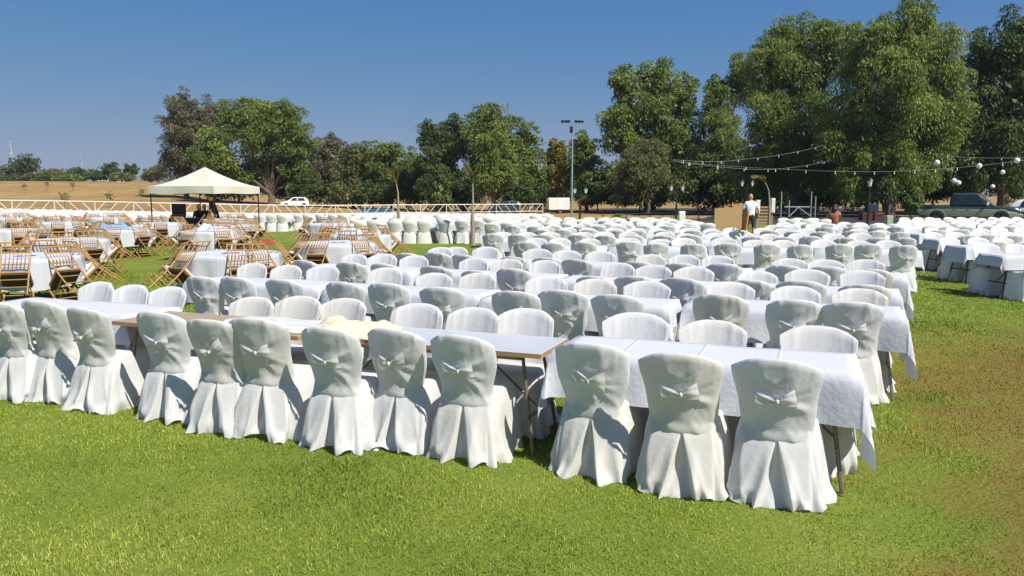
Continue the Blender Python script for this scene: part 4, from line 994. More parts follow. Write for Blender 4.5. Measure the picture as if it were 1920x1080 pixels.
bushes = [(585, 355, 42, 30, 126, 'dark', 'dark bush behind the tail of the white small car'), (650, 362, 36, 22, 122, 'olive', 'olive bush at the foot of the small olive-green tree'), (700, 362, 42, 24, 120, 'dark', 'dark bush behind the blue waste container'), (765, 345, 32, 40, 118, 'dark', 'dark bush filling the gap of open sky'), (798, 335, 28, 50, 117, 'dark', 'tall dark bush left of the dark tree'), (830, 365, 16, 34, 100, 'green', 'upright green bush between the two young palms'), (870, 355, 44, 34, 108, 'dark', 'dark bush behind the second young palm'), (990, 365, 44, 26, 104, 'dark', 'dark bush left of the white box trailer'), (1120, 350, 40, 40, 98, 'dark', 'dark bush at the foot of the narrow tree'), (1200, 352, 60, 38, 94, 'dark', 'dark bush below the twiggy tree'), (1310, 345, 60, 44, 92, 'dark', 'dark bush between the forked tree and pepper trees'), (1400, 340, 70, 50, 88, 'dark', 'dark bush behind the twin lantern lamp'), (1500, 345, 80, 50, 86, 'dark', 'dark bush behind the stage frame'), (1600, 345, 80, 46, 84, 'dark', 'dark bush behind the red storage bins'), (1720, 335, 70, 50, 82, 'dark', 'dark bush behind the multi-stemmed trunk'), (1830, 325, 80, 44, 80, 'dark', 'dark bush beyond the roof of the pickup'), (1930, 330, 60, 40, 80, 'dark', 'dark bush beyond the white car by the pickup'), (608, 325, 44, 45, 136, 'olive', 'olive bush between the grey-brown tree and broad tree'), (700, 312, 40, 48, 130, 'green', 'tall green bush between the two small trees'), (768, 318, 26, 46, 124, 'green', 'tall green bush under the gap of open sky'), (1050, 340, 44, 44, 122, 'olive', 'olive bush behind the box trailer'), (1088, 322, 30, 52, 116, 'green', 'tall green bush behind the floodlight mast'), (440, 345, 66, 28, 130, 'dark', 'dark bush behind the canopy tent'), (545, 340, 44, 40, 134, 'dark', 'dark bush behind the roof of the white small car')]
for i, (cx, cy, rx, ry, Y, m, lab) in enumerate(bushes):
    tree('understory_bush', Y, [(cx, cy, rx, ry), (cx-rx*.5, cy+ry*.3, rx*.55, ry*.7), (cx+rx*.5, cy+ry*.25, rx*.5, ry*.7)], lab, LM[m], int(2600+rx*ry*1.4), (.45, .2), .3, trunk=.08, seed=40+i, group='bushes under the tree line', clump=.9)  # understory, its dark-leaved bushes thickened to stand in for shade beneath the trees
tree('green_shrub', 55, [(1708, 378, 20, 22), (1722, 372, 12, 20)], 'green shrub at the tail of the pickup truck', LM['green'], 3500, (.2, .08), .6, trunk=.05, seed=70, clump=.6)
tree('lawn_shrub', 44, [(1158, 412, 11, 12)], 'small round clipped shrub among the white chairs behind the lamp post', LM['pepper'], 1500, (.10, .05), .1, trunk=.03, seed=71, clump=.5)
# far-off trees and scrub on the hill at the left
fg = random.Random(4)
for i, (cx, cy, rx, ry, Y, m) in enumerate([(48, 308, 26, 20, 330, 'dark'), (18, 322, 24, 12, 330, 'olive'), (100, 326, 26, 10, 340, 'olive'), (145, 324, 22, 10, 340, 'dark'), (207, 318, 18, 14, 320, 'dark'), (245, 318, 14, 11, 330, 'dark'), (180, 328, 22, 11, 320, 'dark'), (285, 328, 20, 12, 310, 'olive'), (230, 332, 26, 9, 310, 'olive'), (70, 333, 40, 9, 320, 'dark'), (130, 334, 30, 8, 318, 'green'), (20, 335, 30, 8, 318, 'dark'), (300, 320, 16, 14, 300, 'grey')]):
    tree('hillside_tree', Y, [(cx, cy, rx, ry), (cx-rx*.45, cy+ry*.35, rx*.5, ry*.6), (cx+rx*.4, cy+ry*.3, rx*.55, ry*.65)], 'distant tree on the rise beyond the dry field', LM[m], 1700, (.9, .45), .1, trunk=.25, seed=90+i, group='distant trees beyond the field')
# small saplings on stakes in the dry field
for px, py, Y in ((45, 352, 150), (88, 350, 160), (136, 352, 155), (120, 368, 90), (205, 362, 100), (265, 358, 120)):
    p = atY(px, py, Y); z = GZ(p.x, Y); t = tag(empty('field_sapling', (p.x, Y, z)), 'thin sapling tied to a stake in the dry field', 'sapling', 'saplings in the dry field')
    q = MB(); q.tube((0, 0, 0), (.03, 0, 1.5), .04, .025, 5); q.build('stem', M['bark'], t, True); n = 90
    P = RNG.normal(0, .28, (n, 3))+np.array([0, 0, 1.5]); link('crown', leaves(P, RNG.normal(size=(n, 3)), .25, .12, RNG.random(n), LM['dark'], 'crown'), t)
# ridge and far ground
q = MB(); V = []; n = 90
for i in range(n+1):
    x = -1500+i*3200/n
    hgt = 20+22*float(vnoise(x*.004+5, 0*x, 21))+8*float(vnoise(x*.02, 0*x, 22))
    V += [(x, 900, -3), (x, 960, hgt*.7), (x, 1050, hgt), (x, 1300, hgt*.6)]
q.add(V, [(i*4+j, (i+1)*4+j, (i+1)*4+j+1, i*4+j+1) for i in range(n) for j in range(3)]); tag(q.build('hills', hill_mat(), None, 'all'), kind='structure')
fb_ = random.Random(8)
for k in range(9):
    px = 95+fb_.random()*215; Y = 975+fb_.random()*40; p = atY(px, 330, Y); x = p.x; hgt = 20+22*float(vnoise(x*.004+5, 0*x, 21))+8*float(vnoise(x*.02, 0*x, 22)); w, h_ = 8+fb_.random()*10, 5+fb_.random()*5
    t = tag(empty('distant_house', (x, Y, hgt*.7+(Y-960)/90*hgt*.3-1), fb_.random()*.6), 'tiny pale house on the far ridge', 'house', 'houses on the far ridge')
    q = MB(); q.box((0, 0, h_/2), (w, 9, h_)); q.build('wall', M['white_box'], t); q = MB(); q.prism([(-w/2-.4, h_), (w/2+.4, h_), (w/2-2, h_+1.6), (-w/2+2, h_+1.6)], -4.9, 4.9); q.build('roof', M['wood_edge'], t)
def pylon(px, top, Y):
    p = atY(px, 325, Y); tp = atY(px, top, Y); z = GZ(p.x, Y)*0+5; H = tp.z-z; t = tag(empty('power_pylon', (p.x, Y, z)), 'faint steel lattice power pylon on the horizon '+('beside the left end of the ridge' if px < 80 else 'between the distant trees'), 'pylon'); q = MB()
    c4 = [(-1, -1), (1, -1), (1, 1), (-1, 1)]; W_ = lambda f: 2.8*(1-f)+.5
    for a, b in c4: q.tube((a*W_(0), b*W_(0), 0), (a*W_(1), b*W_(1), H), .16, n=4)
    for k in range(7):
        f0, f1 = k/7, (k+1)/7
        for i in range(4):
            a, b = c4[i], c4[(i+1) % 4]; q.tube((a[0]*W_(f0), a[1]*W_(f0), H*f0), (b[0]*W_(f1), b[1]*W_(f1), H*f1), .09, n=4)
    q.build('lattice', M['galv'], t); q = MB()
    for f, L in ((.72, 5), (.84, 6), (.95, 4.5)): q.tube((-L, 0, H*f), (L, 0, H*f), .14, n=4)
    q.build('cross_arms', M['galv'], t)
pylon(22, 264, 640); pylon(153, 290, 900)
# ------------------------------------------------------------------ young palms
def palm(px, pbase, ptop, label, bend=0, seed=0, nf=6, lo=1.0):
    x, y = at(px, pbase); z = GZ(x, y); H = atY(px, ptop, y).z-z
    t = tag(empty('young_palm', (x, y, z)), label, 'palm'); r = random.Random(seed)
    q = MB(); q.path([(0, 0, -.02), (.01, 0, .5), (0, 0, lo)], [.085, .075, .06], 9); q.build('trunk', M['palebark'], t, True)
    q = MB(); q.path([(0, 0, lo-.05), (.02+bend*.1, 0, lo+(H-lo)*.4), (bend*.25, 0, lo+(H-lo)*.62)], [.045, .03, .022], 7); q.build('stem', M['palebark'], t, True)
    b = Vector((bend*.25, 0, lo+(H-lo)*.58))
    for k in range(nf):
        a = r.random()*2*PI; sp = .10+.16*r.random(); L = (H-b.z)*(.8+.35*r.random()); d = Vector((math.cos(a)*sp+bend*.35, math.sin(a)*sp, 1)).normalized(); cv = Vector((math.cos(a)*.18+bend*.55, math.sin(a)*.2, -abs(bend)*.55))
        q = MB(); pts = [b+d*L*s_+cv*L*s_*s_ for s_ in (0, .25, .5, .75, 1)]; q.path(pts, [.012, .010, .008, .006, .003], 5)
        for s_ in np.linspace(.25, 1, 18):
            p = b+d*L*s_+cv*L*s_*s_
            for sd in (-1, 1):
                w = Vector((math.sin(a)*sd, -math.cos(a)*sd, .9)).normalized(); l_ = .20*(1.15-s_*.7); u = w*l_+d*l_*.7; nrm = d.cross(w).normalized()*.011
                q.add([p-nrm, p+nrm, p+u*.6+nrm*.8+Vector((0, 0, -.01)), p+u+Vector((0, 0, -.04)), p+u*.6-nrm*.8+Vector((0, 0, -.01))], [(0, 1, 2, 3, 4)])
        me = q.mesh('frond', LM['frond'], True); a_ = me.attributes.new('tint', 'FLOAT', 'POINT'); a_.data.foreach_set('value', [r.random()]*len(me.vertices)); link('frond', me, t)
palm(748, 452, 314, 'young palm with upright yellowish fronds bent left, beside the golden chairs', -.25, 1, lo=1.15)
palm(886, 460, 308, 'young palm with upright yellowish fronds at the edge of the white chairs', .06, 2, lo=1.05)
palm(1441, 434, 318, 'slender young palm with fronds swept left behind the person in shorts', -.9, 3, 7, lo=1.3)
# rose bush in the aisle
x, y = at(1383, 506); t = tag(empty('rose_bush', (x, y, 0)), 'spindly rose bush growing in the aisle between the table rows', 'rose bush')
q = MB()
for dx, h_ in ((0, .95), (.05, .5), (-.06, .38)): q.path([(dx*.2, 0, 0), (dx, .02, h_*.5), (dx*1.2-.05*(dx == 0), 0, h_)], [.008, .006, .004], 5)
q.build('stem', M['bark'], t, True); n = 150
zc = RNG.choice([.20, .32, .40, .62, .82, .90], n); P = np.stack([RNG.normal(-.01, .055, n), RNG.normal(0, .055, n), zc+RNG.normal(0, .04, n)], -1)
link('leaves', leaves(P, RNG.normal(size=(n, 3)), .06, .04, RNG.random(n)*.5, LM['dark'], 'leaves'), t)
# ------------------------------------------------------------------ garden lamps, floodlight mast
def lamp(px, pbase, ptop, label, rz=0):
    x, y = at(px, pbase); z = GZ(x, y); H = atY(px, ptop, y).z-z; t = tag(empty('garden_lamp', (x, y, z), rz), label, 'lamp post', 'garden lamps')
    q = MB(); q.lathe([(.13, 0), (.13, .08), (.09, .12), (.08, .45), (.055, .5), (.045, 1.2), (.05, 1.22), (.05, 1.27), (.038, 1.3), (.032, H-.42)], n=10); q.build('post', M['black_metal'], t, True)
    q = MB(); q.path([(-.26, 0, H-.38), (-.16, 0, H-.46), (0, 0, H-.40), (.16, 0, H-.46), (.26, 0, H-.38)], .016, 6); q.lathe([(.03, H-.46), (.05, H-.40), (.02, H-.28), (.005, H-.18)], n=8); q.build('arm', M['black_metal'], t, True)
    for s in (-1, 1):
        ln = MB(); c = (s*.26, 0, H-.37); ln.lathe([(.02, 0), (.055, .02), (.09, .22), (.09, .225)], c, 6); o = ln.build('lantern', M['lampglass'], t)
        ln = MB(); ln.lathe([(.11, .226), (.075, .28), (.03, .31), (.012, .36)], c, 6); ln.lathe([(.012, -.03), (.04, -.01), (.03, 0)], c, 6)
        for k in range(6):
            a = k*PI/3; ln.tube((c[0]+.057*math.cos(a), .057*math.sin(a), c[2]+.02), (c[0]+.092*math.cos(a), .092*math.sin(a), c[2]+.226), .006, n=4)
        ln.build('lantern_cap', M['black_metal'], o)
lamp(1087, 434, 348, 'black twin-lantern garden lamp beside the floodlight mast')
lamp(1267, 436, 343, 'black twin-lantern garden lamp left of the brown board')
lamp(1398, 428, 336, 'black twin-lantern garden lamp behind the person in white shirt')
lamp(1625, 449, 332, 'black twin-lantern garden lamp in front of the multi-stemmed pepper tree', 1.2)
MY = 62.; mp_ = atY(1072, 400, MY); mz_ = GZ(mp_.x, MY); MH = atY(1072, 226, MY).z-mz_
t = tag(empty('floodlight_mast', (mp_.x, MY, mz_)), 'tall grey steel mast with a bar of floodlights', 'mast')
q = MB(); q.lathe([(.16, 0), (.16, .05), (.09, .06), (.05, MH)], n=10); q.build('pole', M['galv'], t, True)
q = MB(); q.box((0, -.02, MH-.08), (1.7, .07, .07)); q.build('crossbar', M['galv'], t)
for k in range(6):
    q = MB(); xk = (-.78, -.52, -.3, .26, .5, .74)[k]; q.box((0, -.10, -.02), (.20, .16, .20), bev=.02); q.box((0, 0, .0), (.05, .1, .05)); o = q.build('floodlight', M['black_metal'], t, False, (xk, 0, MH-.02)); o.rotation_euler = (.35, 0, .1*(k-2.5))
q = MB(); q.box((-.10, -.1, MH-.72), (.24, .22, .5), bev=.02); q.build('loudspeaker', M['black'], t)
# ------------------------------------------------------------------ string lights, paper lanterns
def string(pts, label, nb, group='festoon strings', sag=.25, skip=()):
    q = MB(); P = [Vector(p) for p in pts]; pp = []
    for a, b in zip(P[:-1], P[1:]):
        for k in range(10):
            s = k/10; p = a.lerp(b, s); p.z -= sag*4*s*(1-s); pp.append(p)
    pp.append(P[-1]); t = tag(empty('festoon_string', P[0]), label, 'string lights', group); o0 = P[0]
    q.path([p-o0 for p in pp], .005, 5); q.build('cable', M['wire'], t, True)
    for k in range(nb):
        f = (k+.5)/nb*(len(pp)-1); i = int(f); p = pp[i].lerp(pp[i+1], f-i)-o0
        b = MB(); b.ball((0, 0, -.10), .027, 8, sz=1.25); b.tube((0, 0, -.085), (0, 0, .01), .018, n=6); b.build('bulb', M['bulb'], t, True, p)
string([atY(1268, 303, 37), atY(1560, 321, 34), atY(1760, 317, 33), atY(1990, 290, 32)], 'long pale festoon string crossing in front of the pepper trees', 16, sag=.06)
string([atY(1262, 299, 37), atY(1400, 298, 42), atY(1545, 272, 50)], 'festoon string rising to the pepper tree', 8, sag=.12)
string([atY(1262, 301, 37), atY(1440, 318, 44), atY(1560, 300, 52)], 'festoon string dipping over the small palm', 7, sag=.1)
string([atY(1755, 288, 45), atY(1840, 296, 45), atY(1990, 292, 46)], 'festoon string in the deep shade behind the paper lanterns', 4, sag=.05)
for px, py, Y, r_ in ((1757, 305, 33.5, .115), (1836, 311, 33, .11), (1907, 301, 32.5, .115), (1880, 323, 38, .11), (1789, 339, 46, .15), (1797, 343, 47, .15), (1861, 350, 50, .14)):
    p = atY(px, py, Y); t = tag(empty('paper_lantern', p), 'round white paper lantern hanging in the shade of the trees above the pickup', 'lantern', 'paper lanterns')
    q = MB(); pr = []
    for i in range(15):
        a = PI*i/14; pr.append((max(.03, (r_-.004*(i % 2))*math.sin(a)), -r_*math.cos(a)))
    q.lathe(pr, n=16); q.build('shade', M['paper'], t, True); q = MB(); q.tube((0, 0, r_*.9), (0, 0, r_+.22), .006, n=4); q.lathe([(.03, r_*.96), (.032, r_*1.02), (.01, r_*1.04)], n=8); q.build('hanging_wire', M['wire'], t)
# ------------------------------------------------------------------ vehicles
def wheel(parent, x, y, r, w):
    q = MB(); n = 20
    pr = [(-w/2, r*.62), (-w/2, r*.93), (-w*.38, r), (w*.38, r), (w/2, r*.93), (w/2, r*.62)]
    vs = [(rr_*math.cos(2*PI*k/n), yy_, rr_*math.sin(2*PI*k/n)) for yy_, rr_ in pr for k in range(n)]
    fs = [(i*n+k, i*n+(k+1) % n, (i+1)*n+(k+1) % n, (i+1)*n+k) for i in range(5) for k in range(n)]; q.add(vs, fs); o = q.build('wheel', M['tyre'], parent, True, (x, y, r))
    q = MB()
    for k in range(6):
        a = k*PI/3; q.box((0, 0, 0), (r*1.2, w*.7, r*.16), M=Matrix.Rotation(a, 4, 'Y'))
    q.add([(r*.62*math.cos(2*PI*k/n), yy_, r*.62*math.sin(2*PI*k/n)) for yy_ in (-w*.3, w*.3) for k in range(n)], [tuple(range(n)), tuple(range(2*n-1, n-1, -1))]); q.build('rim', M['rim'], o)
def loft(secs, n_mat=0):
    """secs: list of (x, halfwidth_bottom, halfwidth_top, zbot, ztop); rounded closed section"""
    q = MB(); rings = []
    for x, wb, wt, zb, zt in secs:
        h = zt-zb; b = min(.09, h*.3)
        half = [(wb*.86, zb), (wb, zb+b), ((wb*.45+wt*.55)*1.015, zb+h*.6), (wt, zt-b), (wt*.88, zt)]
        rings.append([(x, y, z) for y, z in half]+[(x, -y, z) for y, z in half[::-1]])
    n = 10; V = [p for r in rings for p in r]; fs = [(i*n+k, (i+1)*n+k, (i+1)*n+(k+1) % n, i*n+(k+1) % n) for i in range(len(secs)-1) for k in range(n)]
    fs += [tuple(range(n)), tuple(range((len(secs)-1)*n+n-1, (len(secs)-1)*n-1, -1))]; q.add(V, fs); return q
def pane(poly3, off, mat, parent, name):
    P = [Vector(p) for p in poly3]; nn = (P[1]-P[0]).cross(P[2]-P[0]).normalized(); q = MB(); n = len(P)
    q.add([p+nn*off for p in P]+[p-nn*.01 for p in P], [tuple(range(n)), tuple(range(2*n-1, n-1, -1))]+[(i, i+n, (i+1) % n+n, (i+1) % n) for i in range(n)]); return q.build(name, mat, parent)
# pickup (front towards +x local)
PY = 46.5; pp_ = atY(1816, 400, PY)
t = tag(empty('pickup_truck', (pp_.x, PY, GZ(pp_.x, PY)), math.radians(-31)), 'dark green and silver double-cab pickup truck parked under the trees', 'pickup')
t.scale = (1.06, 1.06, 1.1)
loft([(-2.45, .78, .80, .52, 1.02), (-2.38, .82, .84, .48, 1.05), (-.95, .84, .85, .42, 1.06), (.9, .84, .85, .42, 1.06), (1.15, .84, .83, .42, 1.08), (2.1, .83, .80, .45, 1.02), (2.42, .80, .74, .48, .94), (2.50, .72, .68, .52, .84)]).build('upper_body', M['car_dark'], t, True)
loft([(-2.46, .82, .845, .44, .95), (-.95, .862, .872, .40, .96), (.9, .862, .872, .40, .96), (1.35, .86, .86, .42, .93), (2.15, .85, .835, .42, .82), (2.47, .80, .77, .44, .72)]).build('lower_body', M['car_silver'], t, True)
loft([(-.95, .78, .60, 1.03, 1.42), (-.80, .80, .66, 1.03, 1.74), (.25, .80, .67, 1.03, 1.76), (.5, .80, .66, 1.03, 1.71), (1.22, .79, .74, 1.03, 1.09)]).build('cabin', M['car_dark'], t, True)
q = MB(); q.box((-1.7, 0, 1.071), (1.35, 1.45, .012)); q.build('cargo_bed', M['black'], t)
for s in (-1, 1):
    for a, b, c_, d_ in ((-.74, -.70, -.08, -.06), (.0, .0, .42, .80)):
        f = lambda xx, zz: (xx, s*(.815-.135*(zz-1.03)/.7+.006), zz)
        P = [f(a, 1.10), f(d_, 1.10), f(c_, 1.64), f(b, 1.66)]; pane(P if s < 0 else P[::-1], .012, M['glass'], t, 'side_window')
    q = MB(); q.box((.88, s*.98, 1.16), (.12, .16, .18), bev=.03); q.tube((.88, s*.80, 1.12), (.88, s*.93, 1.14), .02, n=5); q.build('mirror', M['white_box'], t, True)
    q = MB(); q.box((2.36, s*.60, .80), (.22, .26, .17), bev=.03); q.build('headlight', M['head'], t, True)
    for x in (-1.55, 1.55):
        q = MB(); n = 14; pr = []
        vs = [(x+rr_*math.cos(PI*k/n), s*yy_, .40+rr_*math.sin(PI*k/n)) for rr_, yy_ in ((.40, .80), (.40, .895), (.47, .895), (.49, .84)) for k in range(n+1)]
        q.add(vs, [(i*(n+1)+k, i*(n+1)+k+1, (i+1)*(n+1)+k+1, (i+1)*(n+1)+k) for i in range(3) for k in range(n)]); q.build('wheel_arch', M['car_silver'], t, True)
        q = MB(); q.add([(x, s*.880, .42)]+[(x+.40*math.cos(PI*k/n), s*.880, .42+.39*math.sin(PI*k/n)) for k in range(n+1)], [(0, k, k+1) for k in range(1, n+1)]); q.build('arch_liner', M['black'], t)
        wheel(t, x, s*.80, .37, .25)
    q = MB(); q.box((-2.43, s*.74, .86), (.08, .12, .26), bev=.02); q.build('tail_light', M['red'], t)
    for hx in (-.02, -.66): q = MB(); q.box((hx, s*.872, .90), (.16, .03, .03)); q.build('door_handle', M['car_silver'], t)
P = [(1.16, -.66, 1.12), (1.16, .66, 1.12), (.56, .58, 1.66), (.56, -.58, 1.66)]; pane(P, .03, M['glass'], t, 'windscreen')
q = MB(); q.box((2.49, 0, .80), (.06, .8, .16), bev=.02); q.build('grille', M['black'], t); q = MB(); q.box((2.50, 0, .55), (.16, 1.62, .2), bev=.05); q.build('bumper', M['car_silver'], t)
q = MB(); q.box((2.585, 0, .55), (.01, .5, .11)); q.build('number_plate', M['white_box'], t)
def hatch(px, Y, yaw, label, col='car_white'):
    p = atY(px, 400, Y); t = tag(empty('parked_car', (p.x, Y, GZ(p.x, Y)), yaw), label, 'car')
    loft([(-2.1, .70, .70, .45, .95), (-2.02, .84, .80, .35, 1.02), (-1.2, .89, .85, .25, 1.02), (.9, .89, .85, .25, 1.00), (1.7, .87, .78, .27, .92), (2.08, .80, .66, .32, .78), (2.16, .68, .55, .40, .66)]).build('body', M[col], t, True)
    loft([(-1.98, .74, .58, .98, 1.30), (-1.6, .80, .62, .98, 1.54), (-.4, .82, .65, .98, 1.60), (.25, .82, .63, .98, 1.53), (1.15, .80, .72, .96, 1.02)]).build('cabin', M[col], t, True)
    for s in (-1, 1):
        for a, b, c_, d_ in ((-1.55, -1.35, -.45, -.42), (-.34, -.34, .22, .72)):
            f = lambda xx, zz: (xx, s*(.835-.19*(zz-.98)/.6+.008), zz)
            P = [f(a, 1.06), f(d_, 1.06), f(c_, 1.47), f(b, 1.47)]; pane(P if s < 0 else P[::-1], .014, M['glass'], t, 'side_window')
        q = MB(); q.box((1.98, s*.62, .72), (.2, .3, .12), bev=.03); q.build('headlight', M['head'], t, True); q = MB(); q.box((.75, s*.93, 1.05), (.1, .14, .1), bev=.02); q.build('mirror', M[col], t, True)
        q = MB(); q.box((-2.05, s*.68, .88), (.1, .2, .16), bev=.03); q.build('tail_light', M['red'], t)
        for x in (-1.32, 1.32): 
            n = 14; q = MB(); q.add([(x, s*.905, .33)]+[(x+.39*math.cos(PI*k/n), s*.905, .33+.39*math.sin(PI*k/n)) for k in range(n+1)], [(0, k, k+1) for k in range(1, n+1)]); q.build('arch_liner', M['black'], t)
            wheel(t, x, s*.82, .33, .22)
    P = [(1.05, -.66, 1.06), (1.05, .66, 1.06), (.32, .56, 1.48), (.32, -.56, 1.48)]; pane(P, .035, M['glass'], t, 'windscreen')
    q = MB(); q.box((2.14, 0, .52), (.06, 1.0, .2), bev=.02); q.build('grille', M['black'], t); q = MB(); q.box((-.3, 0, .27), (3.2, 1.70, .1)); q.build('sill', M['black'], t)
hatch(552, 118, PI+.45, 'white small off-road style car parked before the broad tree')
hatch(1962, 52.5, -.6, 'white car parked behind the nose of the pickup truck')
hatch(948, 100, PI+.2, 'dark car in the shade beneath the domed tree', 'car_dark')
# trailer
Y = 96.; p = atY(1046, 390, Y); t = tag(empty('box_trailer', (p.x, Y, GZ(p.x, Y)), .15), 'white box trailer parked below the yellowing tree', 'trailer'); t.scale = (.85,)*3
q = MB(); q.box((0, 0, 1.45), (3.1, 1.9, 1.75), bev=.06); q.build('box', M['white_box'], t, True); q = MB(); q.box((0, 0, .50), (3.15, 1.8, .14)); q.tube((-1.5, 0, .5), (-2.5, 0, .5), .05, n=6); q.build('chassis', M['black_metal'], t)
for s in (-1, 1): wheel(t, .2, s*.85, .33, .2)
q = MB(); q.box((.2, -.965, 1.45), (.9, .02, 1.5)); q.build('side_door', M['white_metal'], t); q = MB(); q.tube((.55, -.99, 1.3), (.55, -.99, 1.5), .02, n=5); q.build('door_handle', M['black_metal'], t)
# blue skip
Y = 84.; p = atY(704, 390, Y); t = tag(empty('blue_container', (p.x, Y, GZ(p.x, Y)), .1), 'blue open steel waste container behind the white fence', 'container')
q = MB(); prof = [(-1.75, .75), (1.75, .75), (1.35, .05), (-1.35, .05)]; q.prism(prof[::-1], -.8, .8)
q.build('tub', M['bluebin'], t); q = MB()
for s in (-1, 1): q.box((0, s*.83, .76), (3.6, .08, .08)); q.box((s*1.76, 0, .76), (.08, 1.58, .08))
q.build('rim_bar', M['bluebin'], t)
for k in range(6):
    for s in (-1, 1): q = MB(); q.box((-1.2+k*.48, s*.825, .40), (.06, .04, .62)); q.build('rib', M['bluebin'], t)
# ------------------------------------------------------------------ stage frame, cabinets, pallet, other small things at the back
Y = 40.; p0 = atY(1493, 420, Y); z0 = GZ(p0.x, Y); t = tag(empty('stage_frame', (p0.x, Y, z0), .08), 'grey metal truss stage frame with uprights behind the person in shorts', 'stage frame')
for x in (-.85, -.42, .75, .98): q = MB(); q.tube((x, 0, 0), (x, 0, (1.95, 1.5, 1.95, 1.7)[(-.85, -.42, .75, .98).index(x)]), .03, n=6); q.build('upright', M['galv'], t, True)
q = MB(); q.box((.0, 0, 1.17), (1.35, .05, .06)); q.build('top_beam', M['galv'], t); q = MB(); q.box((.0, 0, .62), (2.0, .8, .05)); q.build('platform', M['black'], t)
for a, b in (((-.42, .66), (.05, 1.14)), ((.05, 1.14), (.75, .66))): q = MB(); q.tube((a[0], -.04, a[1]), (b[0], -.04, b[1]), .028, n=6); q.build('brace', M['galv'], t, True)
def cabinet(px, pb, pt, w, Y, mat, label, name='utility_cabinet', post=False):
    p = atY(px, pb, Y); z = GZ(p.x, Y); zt = atY(px, pt, Y).z; zb = p.z if post else z; t = tag(empty(name, (p.x, Y, z)), label, 'cabinet'); h = zt-zb
    q = MB(); q.box((0, 0, zb-z+h/2), (w, .25, h), bev=.015); q.build('housing', M[mat], t); q = MB(); q.box((0, -.131, zb-z+h/2), (w*.82, .012, h*.85)); q.build('door', M[mat], t)
    if post: q = MB(); q.box((0, .05, (zb-z)/2), (.09, .09, zb-z)); q.build('post', M['palebark'], t)
cabinet(1665, 430, 404, .27, 32, 'green_box', 'pale green utility cabinet among the chairs before the pepper tree trunk')
cabinet(1448, 399, 372, .20, 41, 'white_box', 'white meter box on a post right of the slender palm', 'meter_box', True)
cabinet(1420, 400, 375, .20, 41, 'white_box', 'white meter box on a post beside the person in white shirt', 'meter_box', True)
cabinet(1278, 412, 396, .38, 46, 'white_box', 'cream cabinet right of the lamp post left of the brown board')
t = tag(empty('wooden_pallet', (*atY(1432, 420, 43).xy, GZ(atY(1432, 420, 43).x, 43)), .2), 'old wooden pallet standing upright behind the slender palm', 'pallet')
for k in range(7): q = MB(); q.box((0, 0, .12+k*.17), (.75, .02, .10)); q.build('slat', M['pallet'], t)
for s in (-.32, .32): q = MB(); q.box((s, .05, .60), (.08, .08, 1.2)); q.build('bearer', M['pallet'], t)
# dark railing before the trees
ra, rb = atY(1130, 410, 66), atY(1720, 410, 58); RL = (rb.xy-ra.xy).length; dr_ = (rb.xy-ra.xy)/RL
t = tag(empty('dark_railing', (ra.x, ra.y, GZ(ra.x, ra.y)), math.atan2(dr_.y, dr_.x)), 'dark low metal railing along the foot of the trees', 'railing')
q = MB(); q.tube((0, 0, 0), (0, 0, 1.0), .035, n=6); pm_ = q.mesh('post', M['black_metal'], True)
for k in range(int(RL/2)+1): link('post', pm_, t, (k*2., 0, 0))
for z in (.35, .98): q = MB(); q.tube((0, 0, z), (RL, 0, z), .025, n=6); q.build('rail', M['black_metal'], t, True)
q = MB(); q.tube((0, 0, .35), (.32, 0, .98), .018, n=5); bm1 = q.mesh('brace', M['black_metal'], True); q = MB(); q.tube((.32, 0, .35), (0, 0, .98), .018, n=5); bm2 = q.mesh('brace', M['black_metal'], True)
for k in range(int(RL/.5)): link('brace', (bm1, bm2)[k % 2], t, (k*.5+.05, 0, 0))
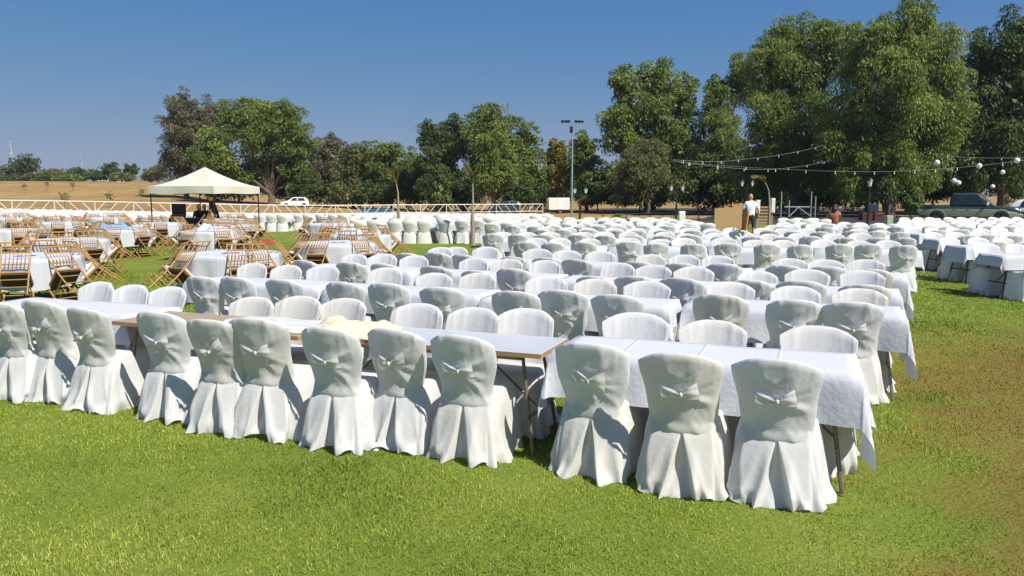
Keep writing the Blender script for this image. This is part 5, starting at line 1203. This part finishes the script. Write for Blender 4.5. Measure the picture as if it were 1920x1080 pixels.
# red and blue crates below the tree, stone heap
p = atY(1636, 405, 57); z = GZ(p.x, 57)
for k, (dx, zz, m) in enumerate(((-.5, 0, 'shade_red'), (.35, 0, 'shade_red'), (-.1, .62, 'navy'))):
    q = MB(); q.box((0, 0, .3), (.8, .6, .6), bev=.04); q.box((0, -.306, .45), (.5, .02, .1)); q.box((0, 0, .605), (.72, .52, .01)); tag(q.build('storage_bin', M[m], None, True, (p.x+dx, 57, z+zz), .1*k), 'red storage bin stacked beside the multi-stemmed trunk' if m == 'shade_red' else 'dark blue storage bin on top of the red ones', 'bin', 'storage bins')  # bin red and blue are darkened to carry the tree shade in their colour
# extra stems of the multi-stemmed pepper tree stand with it as parts
wt = [o for o in bpy.data.objects if o.name.startswith('weeping_pepper_tree')][0]
for k in range(6):
    a = -1.0+.42*k; q = MB(); q.path([(.25*math.sin(a), .2*math.cos(3*k), -.1), (.7*math.sin(a), .1, 1.6), (1.5*math.sin(a), .2*math.cos(k), 4.2)], [.16, .12, .08], 7); q.build('stem', M['bark'], wt, True)
r_ = random.Random(2)
for k, (px, py) in enumerate(((1096, 398), (1110, 400), (1126, 399), (1140, 401), (1152, 399))):
    p = at(px, py); z = GZ(*p); q = MB(); bmq = bmesh.new(); bmesh.ops.create_icosphere(bmq, subdivisions=2, radius=.5)
    for v in bmq.verts: v.co = v.co*(.8+.4*r_.random()); v.co.z *= .6
    me = bpy.data.meshes.new('boulder'); bmq.to_mesh(me); bmq.free(); me.materials.append(M['stone']); tag(link('boulder', me, None, (p[0], min(p[1], 64), GZ(p[0], min(p[1], 64))+.1)), 'grey boulder at the edge of the lawn below the forked tree', 'boulder', 'boulders at the lawn edge')

# ------------------------------------------------------------------ haze
q = MB(); q.box((0, 720, 38), (5200, 1500, 80))
hm_ = bpy.data.materials.new('haze'); hm_.use_nodes = True; hn = hm_.node_tree.nodes; hn.remove(hn['Principled BSDF'])
pv = hn.new('ShaderNodeVolumePrincipled'); pv.inputs['Color'].default_value = (.80, .86, .95, 1); pv.inputs['Density'].default_value = .00016; pv.inputs['Anisotropy'].default_value = .2
hm_.node_tree.links.new(pv.outputs[0], hn['Material Output'].inputs['Volume'])
tag(q.build('haze', hm_, None), 'thin summer haze over the field and far trees', 'haze', kind='stuff')
